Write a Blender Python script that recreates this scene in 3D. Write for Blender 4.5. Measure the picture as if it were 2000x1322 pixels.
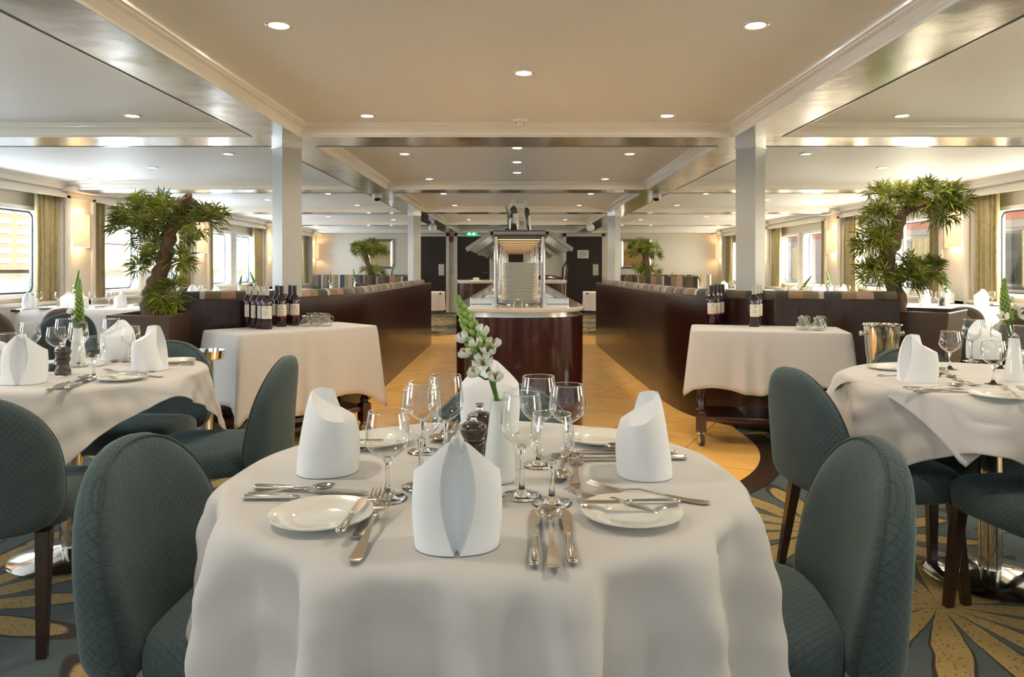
import bpy, math, random
from mathutils import Vector, Matrix, Euler
random.seed(7)
sc = bpy.context.scene
for o in list(bpy.data.objects):
    bpy.data.objects.remove(o, do_unlink=True)
C = sc.collection
PI = math.pi
R = math.radians

# ------------------------------------------------------------------ camera
FPX, VX, VY, CH = 1406.0, 1010.0, 525.0, 1.175
cd = bpy.data.cameras.new('camera')
cam = bpy.data.objects.new('camera', cd)
C.objects.link(cam)
cd.sensor_width = 36.0
cd.sensor_fit = 'HORIZONTAL'
cd.lens = 36.0 * FPX / 2000.0
cd.shift_x = -(VX - 1000.0) / 2000.0
cd.shift_y = -(661.0 - VY) / 2000.0
cd.clip_start = 0.02
cd.clip_end = 800
cam.location = (0, 0, CH)
cam.rotation_euler = (R(90), 0, 0)
sc.camera = cam

# ------------------------------------------------------------------ view, world, sun
sc.view_settings.view_transform = 'Standard'
sc.view_settings.look = 'None'
sc.view_settings.gamma = 1.0
sc.view_settings.exposure = 1.25
sc.view_settings.use_curve_mapping = False
sc.cycles.max_bounces = 10
sc.cycles.diffuse_bounces = 5
sc.cycles.glossy_bounces = 5
sc.cycles.transmission_bounces = 10
sc.cycles.transparent_max_bounces = 24
sc.cycles.caustics_reflective = False
sc.cycles.caustics_refractive = False
sc.cycles.sample_clamp_indirect = 6.0

w = bpy.data.worlds.new('sky')
sc.world = w
w.use_nodes = True
nt = w.node_tree
nt.nodes.clear()
wo = nt.nodes.new('ShaderNodeOutputWorld')
bg = nt.nodes.new('ShaderNodeBackground')
tc = nt.nodes.new('ShaderNodeTexCoord')
sx = nt.nodes.new('ShaderNodeSeparateXYZ')
cr = nt.nodes.new('ShaderNodeValToRGB')
nt.links.new(tc.outputs['Generated'], sx.inputs[0])
nt.links.new(sx.outputs['Z'], cr.inputs[0])
cr.color_ramp.elements[0].position = 0.0
cr.color_ramp.elements[0].color = (0.92, 0.95, 1.0, 1)
cr.color_ramp.elements[1].position = 0.7
cr.color_ramp.elements[1].color = (0.42, 0.62, 1.0, 1)
nt.links.new(cr.outputs[0], bg.inputs[0])
bg.inputs[1].default_value = .72
nt.links.new(bg.outputs[0], wo.inputs[0])

sl = bpy.data.lights.new('sun', 'SUN')
sl.energy = 7.0
sl.color = (1.0, 0.86, 0.62)
sl.angle = R(0.6)
sun = bpy.data.objects.new('sun', sl)
C.objects.link(sun)
sun.rotation_euler = Vector((-1.0, 0.9, -0.72)).to_track_quat('-Z', 'Y').to_euler()

DOWN_W = 14.0        # each ceiling downlight
SCONCE_W = 1.3
DAY_LEFT, DAY_RIGHT, FILL_REAR = 86.0, 86.0, 16.0   # added lamps standing in for daylight; the rear ones are fill

# ------------------------------------------------------------------ helpers
def P(px, py, z):
    y = FPX * (CH - z) / (py - VY)
    return ((px - VX) * y / FPX, y, z)

class B:
    def __init__(s):
        s.v = []; s.f = []; s.uv = []; s.m = []
    def add(s, vs, fs, uvs=None, mi=0):
        o = len(s.v)
        s.v += [tuple(p) for p in vs]
        s.f += [tuple(i + o for i in f) for f in fs]
        s.uv += list(uvs) if uvs else [(0, 0)] * len(vs)
        s.m += [mi] * len(fs)
        return s
    def box(s, x0, x1, y0, y1, z0, z1, mi=0):
        vs = [(x, y, z) for z in (z0, z1) for y in (y0, y1) for x in (x0, x1)]
        fs = [(0, 2, 3, 1), (4, 5, 7, 6), (0, 1, 5, 4), (2, 6, 7, 3), (0, 4, 6, 2), (1, 3, 7, 5)]
        return s.add(vs, fs, None, mi)
    def grid(s, fn, nu, nv, cu=False, cv=False, mi=0, uvfn=None, flip=False):
        vs = []; uv = []
        for j in range(nv):
            for i in range(nu):
                u = i / (nu if cu else nu - 1); v = j / (nv if cv else nv - 1)
                vs.append(fn(u, v)); uv.append(uvfn(u, v) if uvfn else (u, v))
        fs = []
        for j in range(nv if cv else nv - 1):
            for i in range(nu if cu else nu - 1):
                a = j * nu + i; b = j * nu + (i + 1) % nu
                c = ((j + 1) % nv) * nu + (i + 1) % nu; d = ((j + 1) % nv) * nu + i
                fs.append((d, c, b, a) if flip else (a, b, c, d))
        return s.add(vs, fs, uv, mi)
    def lathe(s, prof, n=24, cx=0, cy=0, mi=0, z0=0):
        k = len(prof)
        def fn(u, v):
            r, z = prof[int(round(v * (k - 1)))]
            a = 2 * PI * u
            return (cx + r * math.cos(a), cy + r * math.sin(a), z + z0)
        return s.grid(fn, n, k, cu=True, mi=mi)
    def tube(s, pts, rad, n=8, mi=0, cap=True):
        pts = [Vector(p) for p in pts]
        k = len(pts)
        rad = rad if isinstance(rad, (list, tuple)) else [rad] * k
        rings = []; up = None
        for i, p in enumerate(pts):
            t = (pts[min(i + 1, k - 1)] - pts[max(i - 1, 0)]).normalized()
            if up is None:
                up = Vector((0, 0, 1)) if abs(t.z) < .9 else Vector((1, 0, 0))
            sd = t.cross(up).normalized(); up = sd.cross(t).normalized()
            rings.append([p + rad[i] * (math.cos(2 * PI * q / n) * sd + math.sin(2 * PI * q / n) * up) for q in range(n)])
        vs = [q for r_ in rings for q in r_]
        fs = [(j * n + i, j * n + (i + 1) % n, (j + 1) * n + (i + 1) % n, (j + 1) * n + i) for j in range(k - 1) for i in range(n)]
        if cap:
            fs += [tuple(range(n - 1, -1, -1)), tuple((k - 1) * n + i for i in range(n))]
        return s.add(vs, fs, None, mi)
    def ribbon(s, pts, th, mi=0):
        # pts: (y, z, halfwidth); a flat bar of thickness th along +Y
        vs = []
        for y, z, hw in pts:
            vs += [(-hw, y, z), (hw, y, z), (hw, y, z + th), (-hw, y, z + th)]
        k = len(pts); fs = []
        for j in range(k - 1):
            a = 4 * j
            for i in range(4):
                fs.append((a + i, a + (i + 1) % 4, a + 4 + (i + 1) % 4, a + 4 + i))
        fs += [(3, 2, 1, 0), (4 * k - 4, 4 * k - 3, 4 * k - 2, 4 * k - 1)]
        return s.add(vs, fs, None, mi)
    def prism(s, poly, z0, z1, mi=0):
        n = len(poly)
        vs = [(x, y, z0) for x, y in poly] + [(x, y, z1) for x, y in poly]
        fs = [tuple(range(n - 1, -1, -1)), tuple(range(n, 2 * n))]
        fs += [(i, (i + 1) % n, n + (i + 1) % n, n + i) for i in range(n)]
        return s.add(vs, fs, None, mi)
    def xf(s, M):
        s.v = [tuple(M @ Vector(p)) for p in s.v]
        return s

def obj(name, b, mats, parent=None, loc=(0, 0, 0), rot=(0, 0, 0), smooth=True, angle=40, bevel=0, solid=0, sub=0):
    me = bpy.data.meshes.new(name)
    me.from_pydata(b.v, [], b.f)
    if any(u != (0, 0) for u in b.uv):
        ul = me.uv_layers.new(name='UVMap')
        for lp in me.loops:
            ul.data[lp.index].uv = b.uv[lp.vertex_index]
    mats = mats if isinstance(mats, (list, tuple)) else [mats]
    for m in mats:
        me.materials.append(m)
    for p, mi in zip(me.polygons, b.m):
        p.material_index = mi
        p.use_smooth = smooth
    me.update()
    if smooth and angle < 179:
        try:
            me.set_sharp_from_angle(angle=R(angle))
        except Exception:
            pass
    o = bpy.data.objects.new(name, me)
    C.objects.link(o)
    o.location = loc
    o.rotation_euler = rot
    if parent is not None:
        o.parent = parent
    if solid:
        m = o.modifiers.new('solid', 'SOLIDIFY'); m.thickness = solid; m.offset = 0
    if bevel:
        m = o.modifiers.new('bevel', 'BEVEL'); m.width = bevel; m.segments = 2; m.limit_method = 'ANGLE'; m.angle_limit = R(35)
    if sub:
        m = o.modifiers.new('sub', 'SUBSURF'); m.levels = sub; m.render_levels = sub
    return o

def tag(o, label, cat, group=None, kind=None):
    o['label'] = label
    o['category'] = cat
    if group: o['group'] = group
    if kind: o['kind'] = kind
    return o

def thing(name, label, cat, loc=(0, 0, 0), rz=0, group=None):
    o = bpy.data.objects.new(name, None)
    o.empty_display_size = .05
    C.objects.link(o)
    o.location = loc
    o.rotation_euler = (0, 0, rz)
    return tag(o, label, cat, group)

def dup(root, loc, rz=0, label=None, group=None, scale=None, rot=None):
    r = root.copy(); C.objects.link(r)
    r.location = loc
    r.rotation_euler = rot if rot is not None else (0, 0, rz)
    if scale: r.scale = scale if isinstance(scale, (tuple, list)) else (scale,) * 3
    if label: r['label'] = label
    if group: r['group'] = group
    for ch in list(root.children):
        c = ch.copy(); C.objects.link(c); c.parent = r
        for g in list(ch.children):
            d = g.copy(); C.objects.link(d); d.parent = c
    return r

class Proto:
    """first placement moves the prototype itself, later ones copy it"""
    def __init__(s, root): s.root = root; s.used = False
    def put(s, loc, rz=0, label=None, group=None, scale=None, rot=None):
        if s.used:
            return dup(s.root, loc, rz, label, group, scale, rot)
        s.used = True; r = s.root
        r.location = loc
        r.rotation_euler = rot if rot is not None else (0, 0, rz)
        if scale: r.scale = scale if isinstance(scale, (tuple, list)) else (scale,) * 3
        if label: r['label'] = label
        if group: r['group'] = group
        return r

def struct(name, b, mats, parent=None, **k):
    o = obj(name, b, mats, parent, **k)
    if parent is None: o['kind'] = 'structure'
    return o

def sstep(a, b, x):
    t = max(0, min(1, (x - a) / (b - a))); return t * t * (3 - 2 * t)

# ------------------------------------------------------------------ materials
def mat(name):
    m = bpy.data.materials.new(name); m.use_nodes = True
    return m, m.node_tree, m.node_tree.nodes['Principled BSDF']

def N(nt, typ, **k):
    n = nt.nodes.new(typ)
    for a, v in k.items():
        setattr(n, a, v)
    return n

def mth(nt, op, a, b=None, c=None):
    n = nt.nodes.new('ShaderNodeMath'); n.operation = op
    for i, x in enumerate((a, b, c)):
        if x is None: continue
        if isinstance(x, (int, float)): n.inputs[i].default_value = x
        else: nt.links.new(x, n.inputs[i])
    return n.outputs[0]

def mixc(nt, fac, a, b):
    n = nt.nodes.new('ShaderNodeMix'); n.data_type = 'RGBA'
    if isinstance(fac, (int, float)): n.inputs[0].default_value = fac
    else: nt.links.new(fac, n.inputs[0])
    for i, x in ((6, a), (7, b)):
        if isinstance(x, tuple): n.inputs[i].default_value = (*x, 1) if len(x) == 3 else x
        else: nt.links.new(x, n.inputs[i])
    return n.outputs[2]

def bump(nt, p, h, strength=.3, dist=.01):
    n = nt.nodes.new('ShaderNodeBump'); n.inputs['Strength'].default_value = strength
    n.inputs['Distance'].default_value = dist
    nt.links.new(h, n.inputs['Height']); nt.links.new(n.outputs[0], p.inputs['Normal'])

def simple(name, col, rough=.5, metal=0, noise=None, coat=0, spec=None, bumpn=None, sheen=0):
    m, nt, p = mat(name)
    p.inputs['Base Color'].default_value = (*col, 1)
    p.inputs['Roughness'].default_value = rough
    p.inputs['Metallic'].default_value = metal
    if coat:
        p.inputs['Coat Weight'].default_value = coat; p.inputs['Coat Roughness'].default_value = .06
    if spec is not None: p.inputs['Specular IOR Level'].default_value = spec
    if sheen: p.inputs['Sheen Weight'].default_value = sheen; p.inputs['Sheen Roughness'].default_value = .4
    t = N(nt, 'ShaderNodeTexCoord')
    if noise:
        sc_, amt = noise
        n = N(nt, 'ShaderNodeTexNoise'); n.inputs['Scale'].default_value = sc_; n.inputs['Detail'].default_value = 5
        nt.links.new(t.outputs['Object'], n.inputs['Vector'])
        dk = tuple(c * (1 - amt) for c in col); lt = tuple(min(1, c * (1 + amt)) for c in col)
        nt.links.new(mixc(nt, n.outputs[0], dk, lt), p.inputs['Base Color'])
    if bumpn:
        sc_, st, ds = bumpn
        n = N(nt, 'ShaderNodeTexNoise'); n.inputs['Scale'].default_value = sc_; n.inputs['Detail'].default_value = 3
        nt.links.new(t.outputs['Object'], n.inputs['Vector'])
        bump(nt, p, n.outputs[0], st, ds)
    return m

def wood(name, c0, c1, rough=.3, coat=0, axis='Z', scale=3):
    m, nt, p = mat(name)
    t = N(nt, 'ShaderNodeTexCoord'); mp = N(nt, 'ShaderNodeMapping')
    s_ = {'X': (.12, 1, 1), 'Y': (1, .12, 1), 'Z': (1, 1, .1)}[axis]
    mp.inputs['Scale'].default_value = [q * scale * 8 for q in s_]
    nt.links.new(t.outputs['Object'], mp.inputs[0])
    n = N(nt, 'ShaderNodeTexNoise'); n.inputs['Scale'].default_value = 1; n.inputs['Detail'].default_value = 7
    n.inputs['Roughness'].default_value = .65
    nt.links.new(mp.outputs[0], n.inputs['Vector'])
    nt.links.new(mixc(nt, n.outputs[0], c0, c1), p.inputs['Base Color'])
    p.inputs['Roughness'].default_value = rough
    if coat: p.inputs['Coat Weight'].default_value = coat; p.inputs['Coat Roughness'].default_value = .05
    return m

def thin_glass(name, tint=(.97, .98, .98), base=.03, edge=.75, power=3.0, rough=0.0):
    m = bpy.data.materials.new(name); m.use_nodes = True; nt = m.node_tree; nt.nodes.clear()
    o = N(nt, 'ShaderNodeOutputMaterial'); mx = N(nt, 'ShaderNodeMixShader')
    tr = N(nt, 'ShaderNodeBsdfTransparent'); gl = N(nt, 'ShaderNodeBsdfGlossy')
    tr.inputs[0].default_value = (*tint, 1); gl.inputs['Roughness'].default_value = rough
    gl.inputs[0].default_value = (1, 1, 1, 1)
    lw = N(nt, 'ShaderNodeLayerWeight'); lw.inputs[0].default_value = .5
    f = mth(nt, 'POWER', lw.outputs['Facing'], power)
    f = mth(nt, 'MULTIPLY_ADD', f, edge, base)
    nt.links.new(f, mx.inputs[0]); nt.links.new(tr.outputs[0], mx.inputs[1]); nt.links.new(gl.outputs[0], mx.inputs[2])
    nt.links.new(mx.outputs[0], o.inputs[0])
    return m

def emis(name, col, s):
    m = bpy.data.materials.new(name); m.use_nodes = True; nt = m.node_tree; nt.nodes.clear()
    o = N(nt, 'ShaderNodeOutputMaterial'); e = N(nt, 'ShaderNodeEmission')
    e.inputs[0].default_value = (*col, 1); e.inputs[1].default_value = s
    nt.links.new(e.outputs[0], o.inputs[0])
    return m

M = {}
M['ceiling'] = simple('ceiling_paint', (.88, .90, .91), .55, noise=(3, .015))
M['cream'] = simple('cream_paint', (.73, .68, .58), .4, noise=(3, .02))
M['trim'] = simple('gloss_trim_paint', (.80, .76, .68), .18, coat=.3)
M['white_paint'] = simple('white_window_paint', (.80, .82, .82), .35)
M['pillar'] = simple('pillar_paint', (.46, .46, .43), .35, noise=(2, .02))
def mk_mirror():
    m, nt, p = mat('polished_metal_strip')
    p.inputs['Metallic'].default_value = 1
    p.inputs['Base Color'].default_value = (.80, .77, .72, 1)
    t = N(nt, 'ShaderNodeTexCoord'); n = N(nt, 'ShaderNodeTexNoise'); n.inputs['Scale'].default_value = 2.2; n.inputs['Detail'].default_value = 3
    nt.links.new(t.outputs['Object'], n.inputs['Vector'])
    n2 = N(nt, 'ShaderNodeTexNoise'); n2.inputs['Scale'].default_value = 90; n2.inputs['Detail'].default_value = 4
    nt.links.new(t.outputs['Object'], n2.inputs['Vector'])
    r = mth(nt, 'MULTIPLY_ADD', n.outputs[0], .25, .06)
    nt.links.new(r, p.inputs['Roughness'])
    h = mth(nt, 'ADD', mth(nt, 'MULTIPLY', n.outputs[0], 2.0), mth(nt, 'MULTIPLY', n2.outputs[0], .12))
    bump(nt, p, h, .12, .02)
    return m
M['mirror'] = mk_mirror()
M['post'] = simple('satin_steel_post', (.50, .47, .43), .34, 1)
M['canopy'] = simple('bronze_grey_metal', (.22, .19, .16), .25, 1)
M['cloth'] = simple('white_table_linen', (.62, .605, .59), .75, sheen=.15, bumpn=(9, .12, .02))
M['napkin'] = simple('white_napkin_linen', (.86, .88, .90), .8, sheen=.1, bumpn=(30, .06, .01))
M['steel'] = simple('polished_steel', (.62, .58, .53), .14, 1)
M['chrome'] = simple('chrome', (.80, .79, .77), .10, 1)
M['brushed'] = simple('brushed_steel', (.62, .60, .56), .28, 1)
M['china'] = simple('glazed_china', (.84, .83, .77), .12, coat=.5)
M['vase'] = simple('white_porcelain', (.82, .85, .83), .15, coat=.5)
M['mahogany'] = wood('mahogany_gloss', (.018, .004, .004), (.06, .014, .010), .18, .7)
M['banq_wood'] = wood('banquette_veneer', (.018, .007, .005), (.044, .017, .010), .24, .15)
M['leg_wood'] = wood('dark_leg_wood', (.014, .005, .004), (.035, .012, .008), .25, .4)
M['door_wood'] = wood('dark_door_wood', (.016, .009, .008), (.035, .020, .016), .4)
M['mill_wood'] = wood('mill_dark_wood', (.018, .010, .007), (.05, .03, .02), .25, .5)
M['planter'] = simple('brown_planter_lacquer', (.10, .065, .045), .32, noise=(5, .15))
M['soil'] = simple('soil', (.05, .035, .025), .95, bumpn=(60, .8, .02))
M['bark'] = wood('bark', (.07, .04, .022), (.22, .13, .08), .85, axis='Z', scale=4)
M['stone'] = simple('cream_stone_top', (.58, .54, .46), .12, noise=(4, .12), coat=.4)
M['black_glass'] = simple('black_glass', (.006, .006, .007), .04, coat=.5)
M['black'] = simple('black_plastic', (.012, .012, .013), .35)
M['white_plastic'] = simple('white_plastic', (.78, .77, .74), .35)
M['red_plastic'] = simple('red_plastic', (.45, .02, .015), .35)
M['paper'] = simple('white_paper', (.80, .78, .72), .7)
M['ink'] = simple('grey_ink', (.12, .11, .10), .7)
M['label'] = simple('cream_wine_label', (.78, .74, .62), .6)
M['label_red'] = simple('red_label_band', (.60, .06, .05), .6)
M['capsule_white'] = simple('pale_bottle_capsule', (.55, .53, .46), .35)
M['capsule_dark'] = simple('black_bottle_capsule', (.016, .018, .018), .3)
M['wine'] = simple('dark_red_wine_bottle', (.022, .004, .012), .05, coat=.6)
M['wine_green'] = simple('green_wine_bottle', (.03, .035, .008), .05, coat=.6)
M['gold'] = simple('gold_emblem', (.45, .22, .06), .35, 1)
M['rubber'] = simple('rubber_tyre', (.05, .05, .05), .6)
M['grout'] = simple('window_seal', (.03, .035, .05), .4)
M['glass'] = thin_glass('wine_glass_bowl', base=.035, edge=.95, power=2.1)
M['pane'] = thin_glass('window_pane', (.96, .98, .98), .02, .5, 4)
M['jar'] = thin_glass('carafe_glass', (.84, .86, .82), .12, .88, 1.3, .04)
M['lens'] = emis('downlight_lens', (1.0, .82, .55), 14.0)
M['heat'] = emis('heat_lamp_tube', (1.0, .62, .28), 1.5)
M['exit_green'] = emis('exit_sign_green', (.0, .50, .16), 1.3)
M['exit_white'] = emis('exit_sign_white', (.85, 1, .92), 1.6)
def mk_solid_glass():
    m, nt, p = mat('stem_glass')
    p.inputs['Transmission Weight'].default_value = 1; p.inputs['Roughness'].default_value = 0; p.inputs['IOR'].default_value = 1.45
    p.inputs['Base Color'].default_value = (.98, .99, .98, 1)
    return m
M['solid_glass'] = mk_solid_glass()

def mk_shade():
    m, nt, p = mat('pleated_lamp_shade')
    t = N(nt, 'ShaderNodeTexCoord'); s = N(nt, 'ShaderNodeSeparateXYZ'); nt.links.new(t.outputs['UV'], s.inputs[0])
    st = mth(nt, 'SINE', mth(nt, 'MULTIPLY', s.outputs[0], 150))
    f = mth(nt, 'MULTIPLY_ADD', st, .12, .88)
    col = mixc(nt, f, (.75, .45, .2), (1, .72, .42))
    nt.links.new(col, p.inputs['Base Color']); nt.links.new(col, p.inputs['Emission Color'])
    nt.links.new(mth(nt, 'MULTIPLY', f, .36), p.inputs['Emission Strength'])
    p.inputs['Roughness'].default_value = .8
    return m
M['shade'] = mk_shade()

def mk_velvet():
    m, nt, p = mat('teal_quilted_velvet')
    t = N(nt, 'ShaderNodeTexCoord'); s = N(nt, 'ShaderNodeSeparateXYZ'); nt.links.new(t.outputs['UV'], s.inputs[0])
    k = 1 / .022
    a = mth(nt, 'MULTIPLY', mth(nt, 'ADD', s.outputs[0], s.outputs[1]), k)
    b = mth(nt, 'MULTIPLY', mth(nt, 'SUBTRACT', s.outputs[0], s.outputs[1]), k)
    def tri(x): return mth(nt, 'ABSOLUTE', mth(nt, 'SUBTRACT', mth(nt, 'FRACT', x), .5))   # 0.5 at the seam
    d = mth(nt, 'MAXIMUM', tri(a), tri(b))
    line = N(nt, 'ShaderNodeMapRange'); line.inputs[1].default_value = .41; line.inputs[2].default_value = .5
    nt.links.new(d, line.inputs[0])
    n = N(nt, 'ShaderNodeTexNoise'); n.inputs['Scale'].default_value = 14; n.inputs['Detail'].default_value = 6
    nt.links.new(t.outputs['Object'], n.inputs['Vector'])
    base = mixc(nt, n.outputs[0], (.034, .060, .066), (.074, .108, .113))
    col = mixc(nt, mth(nt, 'MULTIPLY', line.outputs[0], .6), base, (.03, .034, .034))
    nt.links.new(col, p.inputs['Base Color'])
    p.inputs['Roughness'].default_value = .85
    p.inputs['Sheen Weight'].default_value = .38; p.inputs['Sheen Roughness'].default_value = .35
    p.inputs['Sheen Tint'].default_value = (.55, .78, .82, 1)
    h = mth(nt, 'SUBTRACT', mth(nt, 'MULTIPLY', n.outputs[0], .25), line.outputs[0])
    bump(nt, p, h, .55, .003)
    return m
M['velvet'] = mk_velvet()
M['brown_fabric'] = simple('brown_chair_fabric', (.13, .095, .07), .85, noise=(20, .2), sheen=.25)

def mk_stripes():
    m, nt, p = mat('striped_banquette_fabric')
    t = N(nt, 'ShaderNodeTexCoord'); s = N(nt, 'ShaderNodeSeparateXYZ'); nt.links.new(t.outputs['UV'], s.inputs[0])
    fr = mth(nt, 'FRACT', mth(nt, 'MULTIPLY', s.outputs[0], 1 / 1.1))
    cr = N(nt, 'ShaderNodeValToRGB'); cr.color_ramp.interpolation = 'CONSTANT'
    pal = [(.09, .065, .035), (.02, .022, .026), (.30, .25, .15), (.10, .07, .04), (.035, .028, .022), (.26, .15, .10),
           (.15, .12, .06), (.45, .42, .36), (.03, .03, .035), (.20, .15, .07), (.33, .22, .17), (.05, .045, .03)]
    pos = [0, .11, .19, .22, .33, .41, .50, .60, .63, .74, .83, .93]
    els = cr.color_ramp.elements
    els[0].position = pos[0]; els[0].color = (*pal[0], 1)
    els[1].position = pos[1]; els[1].color = (*pal[1], 1)
    for q, c in zip(pos[2:], pal[2:]):
        e = els.new(q); e.color = (*c, 1)
    nt.links.new(fr, cr.inputs[0])
    nt.links.new(cr.outputs[0], p.inputs['Base Color'])
    p.inputs['Roughness'].default_value = .75
    p.inputs['Sheen Weight'].default_value = .2
    return m
M['stripes'] = mk_stripes()

def mk_curtain():
    m, nt, p = mat('gold_olive_curtain')
    t = N(nt, 'ShaderNodeTexCoord'); v = N(nt, 'ShaderNodeTexNoise'); v.inputs['Scale'].default_value = 16
    nt.links.new(t.outputs['Object'], v.inputs['Vector'])
    nt.links.new(mixc(nt, v.outputs[0], (.20, .15, .06), (.42, .34, .16)), p.inputs['Base Color'])
    p.inputs['Roughness'].default_value = .6; p.inputs['Sheen Weight'].default_value = .3
    return m
M['curtain'] = mk_curtain()

def mk_marble():
    m, nt, p = mat('honey_marble_tiles')
    t = N(nt, 'ShaderNodeTexCoord'); mp = N(nt, 'ShaderNodeMapping')
    mp.inputs['Rotation'].default_value = (0, 0, R(28)); nt.links.new(t.outputs['Object'], mp.inputs[0])
    br = N(nt, 'ShaderNodeTexBrick'); br.offset = 0; br.inputs['Scale'].default_value = 1
    br.inputs['Brick Width'].default_value = .62; br.inputs['Row Height'].default_value = .62; br.inputs['Mortar Size'].default_value = .003
    br.inputs['Color1'].default_value = (.95, .51, .12, 1); br.inputs['Color2'].default_value = (.97, .56, .16, 1); br.inputs['Mortar'].default_value = (.22, .12, .05, 1)
    nt.links.new(mp.outputs[0], br.inputs[0])
    n = N(nt, 'ShaderNodeTexNoise'); n.inputs['Scale'].default_value = 2.5; n.inputs['Detail'].default_value = 8; n.inputs['Distortion'].default_value = 1.6
    nt.links.new(t.outputs['Object'], n.inputs['Vector'])
    vein = N(nt, 'ShaderNodeMapRange'); vein.inputs[1].default_value = .47; vein.inputs[2].default_value = .53
    nt.links.new(n.outputs[0], vein.inputs[0])
    c = mixc(nt, mth(nt, 'MULTIPLY', vein.outputs[0], .30), br.outputs[0], (1.0, .68, .30))
    nt.links.new(c, p.inputs['Base Color'])
    p.inputs['Roughness'].default_value = .22
    return m
M['marble'] = mk_marble()
M['marble_border'] = simple('brown_marble_border', (.045, .026, .016), .25, noise=(9, .3))

def mk_carpet():
    m, nt, p = mat('teal_carpet_with_gold_petals')
    t = N(nt, 'ShaderNodeTexCoord'); pos = t.outputs['Object']
    nz = N(nt, 'ShaderNodeTexNoise'); nz.inputs['Scale'].default_value = 3; nt.links.new(pos, nz.inputs['Vector'])
    vo = N(nt, 'ShaderNodeTexVoronoi'); vo.inputs['Scale'].default_value = .95; vo.inputs['Randomness'].default_value = .75
    vo.voronoi_dimensions = '2D'
    nt.links.new(pos, vo.inputs['Vector'])
    sc1 = N(nt, 'ShaderNodeVectorMath', operation='SUBTRACT')
    nt.links.new(pos, sc1.inputs[0]); nt.links.new(vo.outputs['Position'], sc1.inputs[1])
    s = N(nt, 'ShaderNodeSeparateXYZ'); nt.links.new(sc1.outputs[0], s.inputs[0])
    ang = mth(nt, 'ARCTAN2', s.outputs[1], s.outputs[0])
    rad = mth(nt, 'SQRT', mth(nt, 'ADD', mth(nt, 'MULTIPLY', s.outputs[0], s.outputs[0]), mth(nt, 'MULTIPLY', s.outputs[1], s.outputs[1])))
    wob = mth(nt, 'MULTIPLY', mth(nt, 'SUBTRACT', nz.outputs[0], .5), 1.2)
    pet = mth(nt, 'ABSOLUTE', mth(nt, 'SINE', mth(nt, 'ADD', mth(nt, 'MULTIPLY', ang, 7.0), wob)))
    # width of a petal shrinks to its tip
    tip = mth(nt, 'SUBTRACT', 1.0, mth(nt, 'DIVIDE', rad, .68))
    val = mth(nt, 'ADD', mth(nt, 'MULTIPLY', pet, 1.0), mth(nt, 'MULTIPLY', tip, 1.1))
    mk = N(nt, 'ShaderNodeMapRange'); mk.inputs[1].default_value = .93; mk.inputs[2].default_value = .97; nt.links.new(val, mk.inputs[0])
    inn = N(nt, 'ShaderNodeMapRange'); inn.inputs[1].default_value = 1.06; inn.inputs[2].default_value = 1.10; nt.links.new(val, inn.inputs[0])
    dots = N(nt, 'ShaderNodeTexVoronoi'); dots.inputs['Scale'].default_value = 55; nt.links.new(pos, dots.inputs['Vector'])
    dk = mth(nt, 'LESS_THAN', dots.outputs['Distance'], .22)
    fine = N(nt, 'ShaderNodeTexNoise'); fine.inputs['Scale'].default_value = 160; nt.links.new(pos, fine.inputs['Vector'])
    gold = mixc(nt, fine.outputs[0], (.16, .10, .022), (.46, .33, .12))
    gold = mixc(nt, mth(nt, 'MULTIPLY', dk, .75), gold, (.04, .028, .015))
    teal = mixc(nt, fine.outputs[0], (.035, .055, .058), (.075, .10, .10))
    c = mixc(nt, mk.outputs[0], teal, (.022, .014, .010))
    c = mixc(nt, inn.outputs[0], c, gold)
    nt.links.new(c, p.inputs['Base Color'])
    p.inputs['Roughness'].default_value = .95
    bump(nt, p, fine.outputs[0], .5, .004)
    return m
M['carpet'] = mk_carpet()

def mk_leaf(name, c0, c1):
    m, nt, p = mat(name)
    t = N(nt, 'ShaderNodeTexCoord'); n = N(nt, 'ShaderNodeTexNoise'); n.inputs['Scale'].default_value = 7
    nt.links.new(t.outputs['Object'], n.inputs['Vector'])
    mr = N(nt, 'ShaderNodeMapRange'); mr.inputs[1].default_value = .3; mr.inputs[2].default_value = .7; nt.links.new(n.outputs[0], mr.inputs[0])
    nt.links.new(mixc(nt, mr.outputs[0], c0, c1), p.inputs['Base Color'])
    p.inputs['Roughness'].default_value = .38
    p.inputs['Subsurface Weight'].default_value = 0
    return m
M['leaf'] = mk_leaf('podocarpus_leaf', (.045, .095, .014), (.42, .44, .06))
M['bud'] = mk_leaf('flower_bud_green', (.12, .26, .03), (.38, .52, .14))
M['stem'] = mk_leaf('flower_stem_green', (.05, .13, .012), (.10, .22, .02))
M['petal'] = simple('white_petal', (.85, .87, .78), .55)

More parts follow.
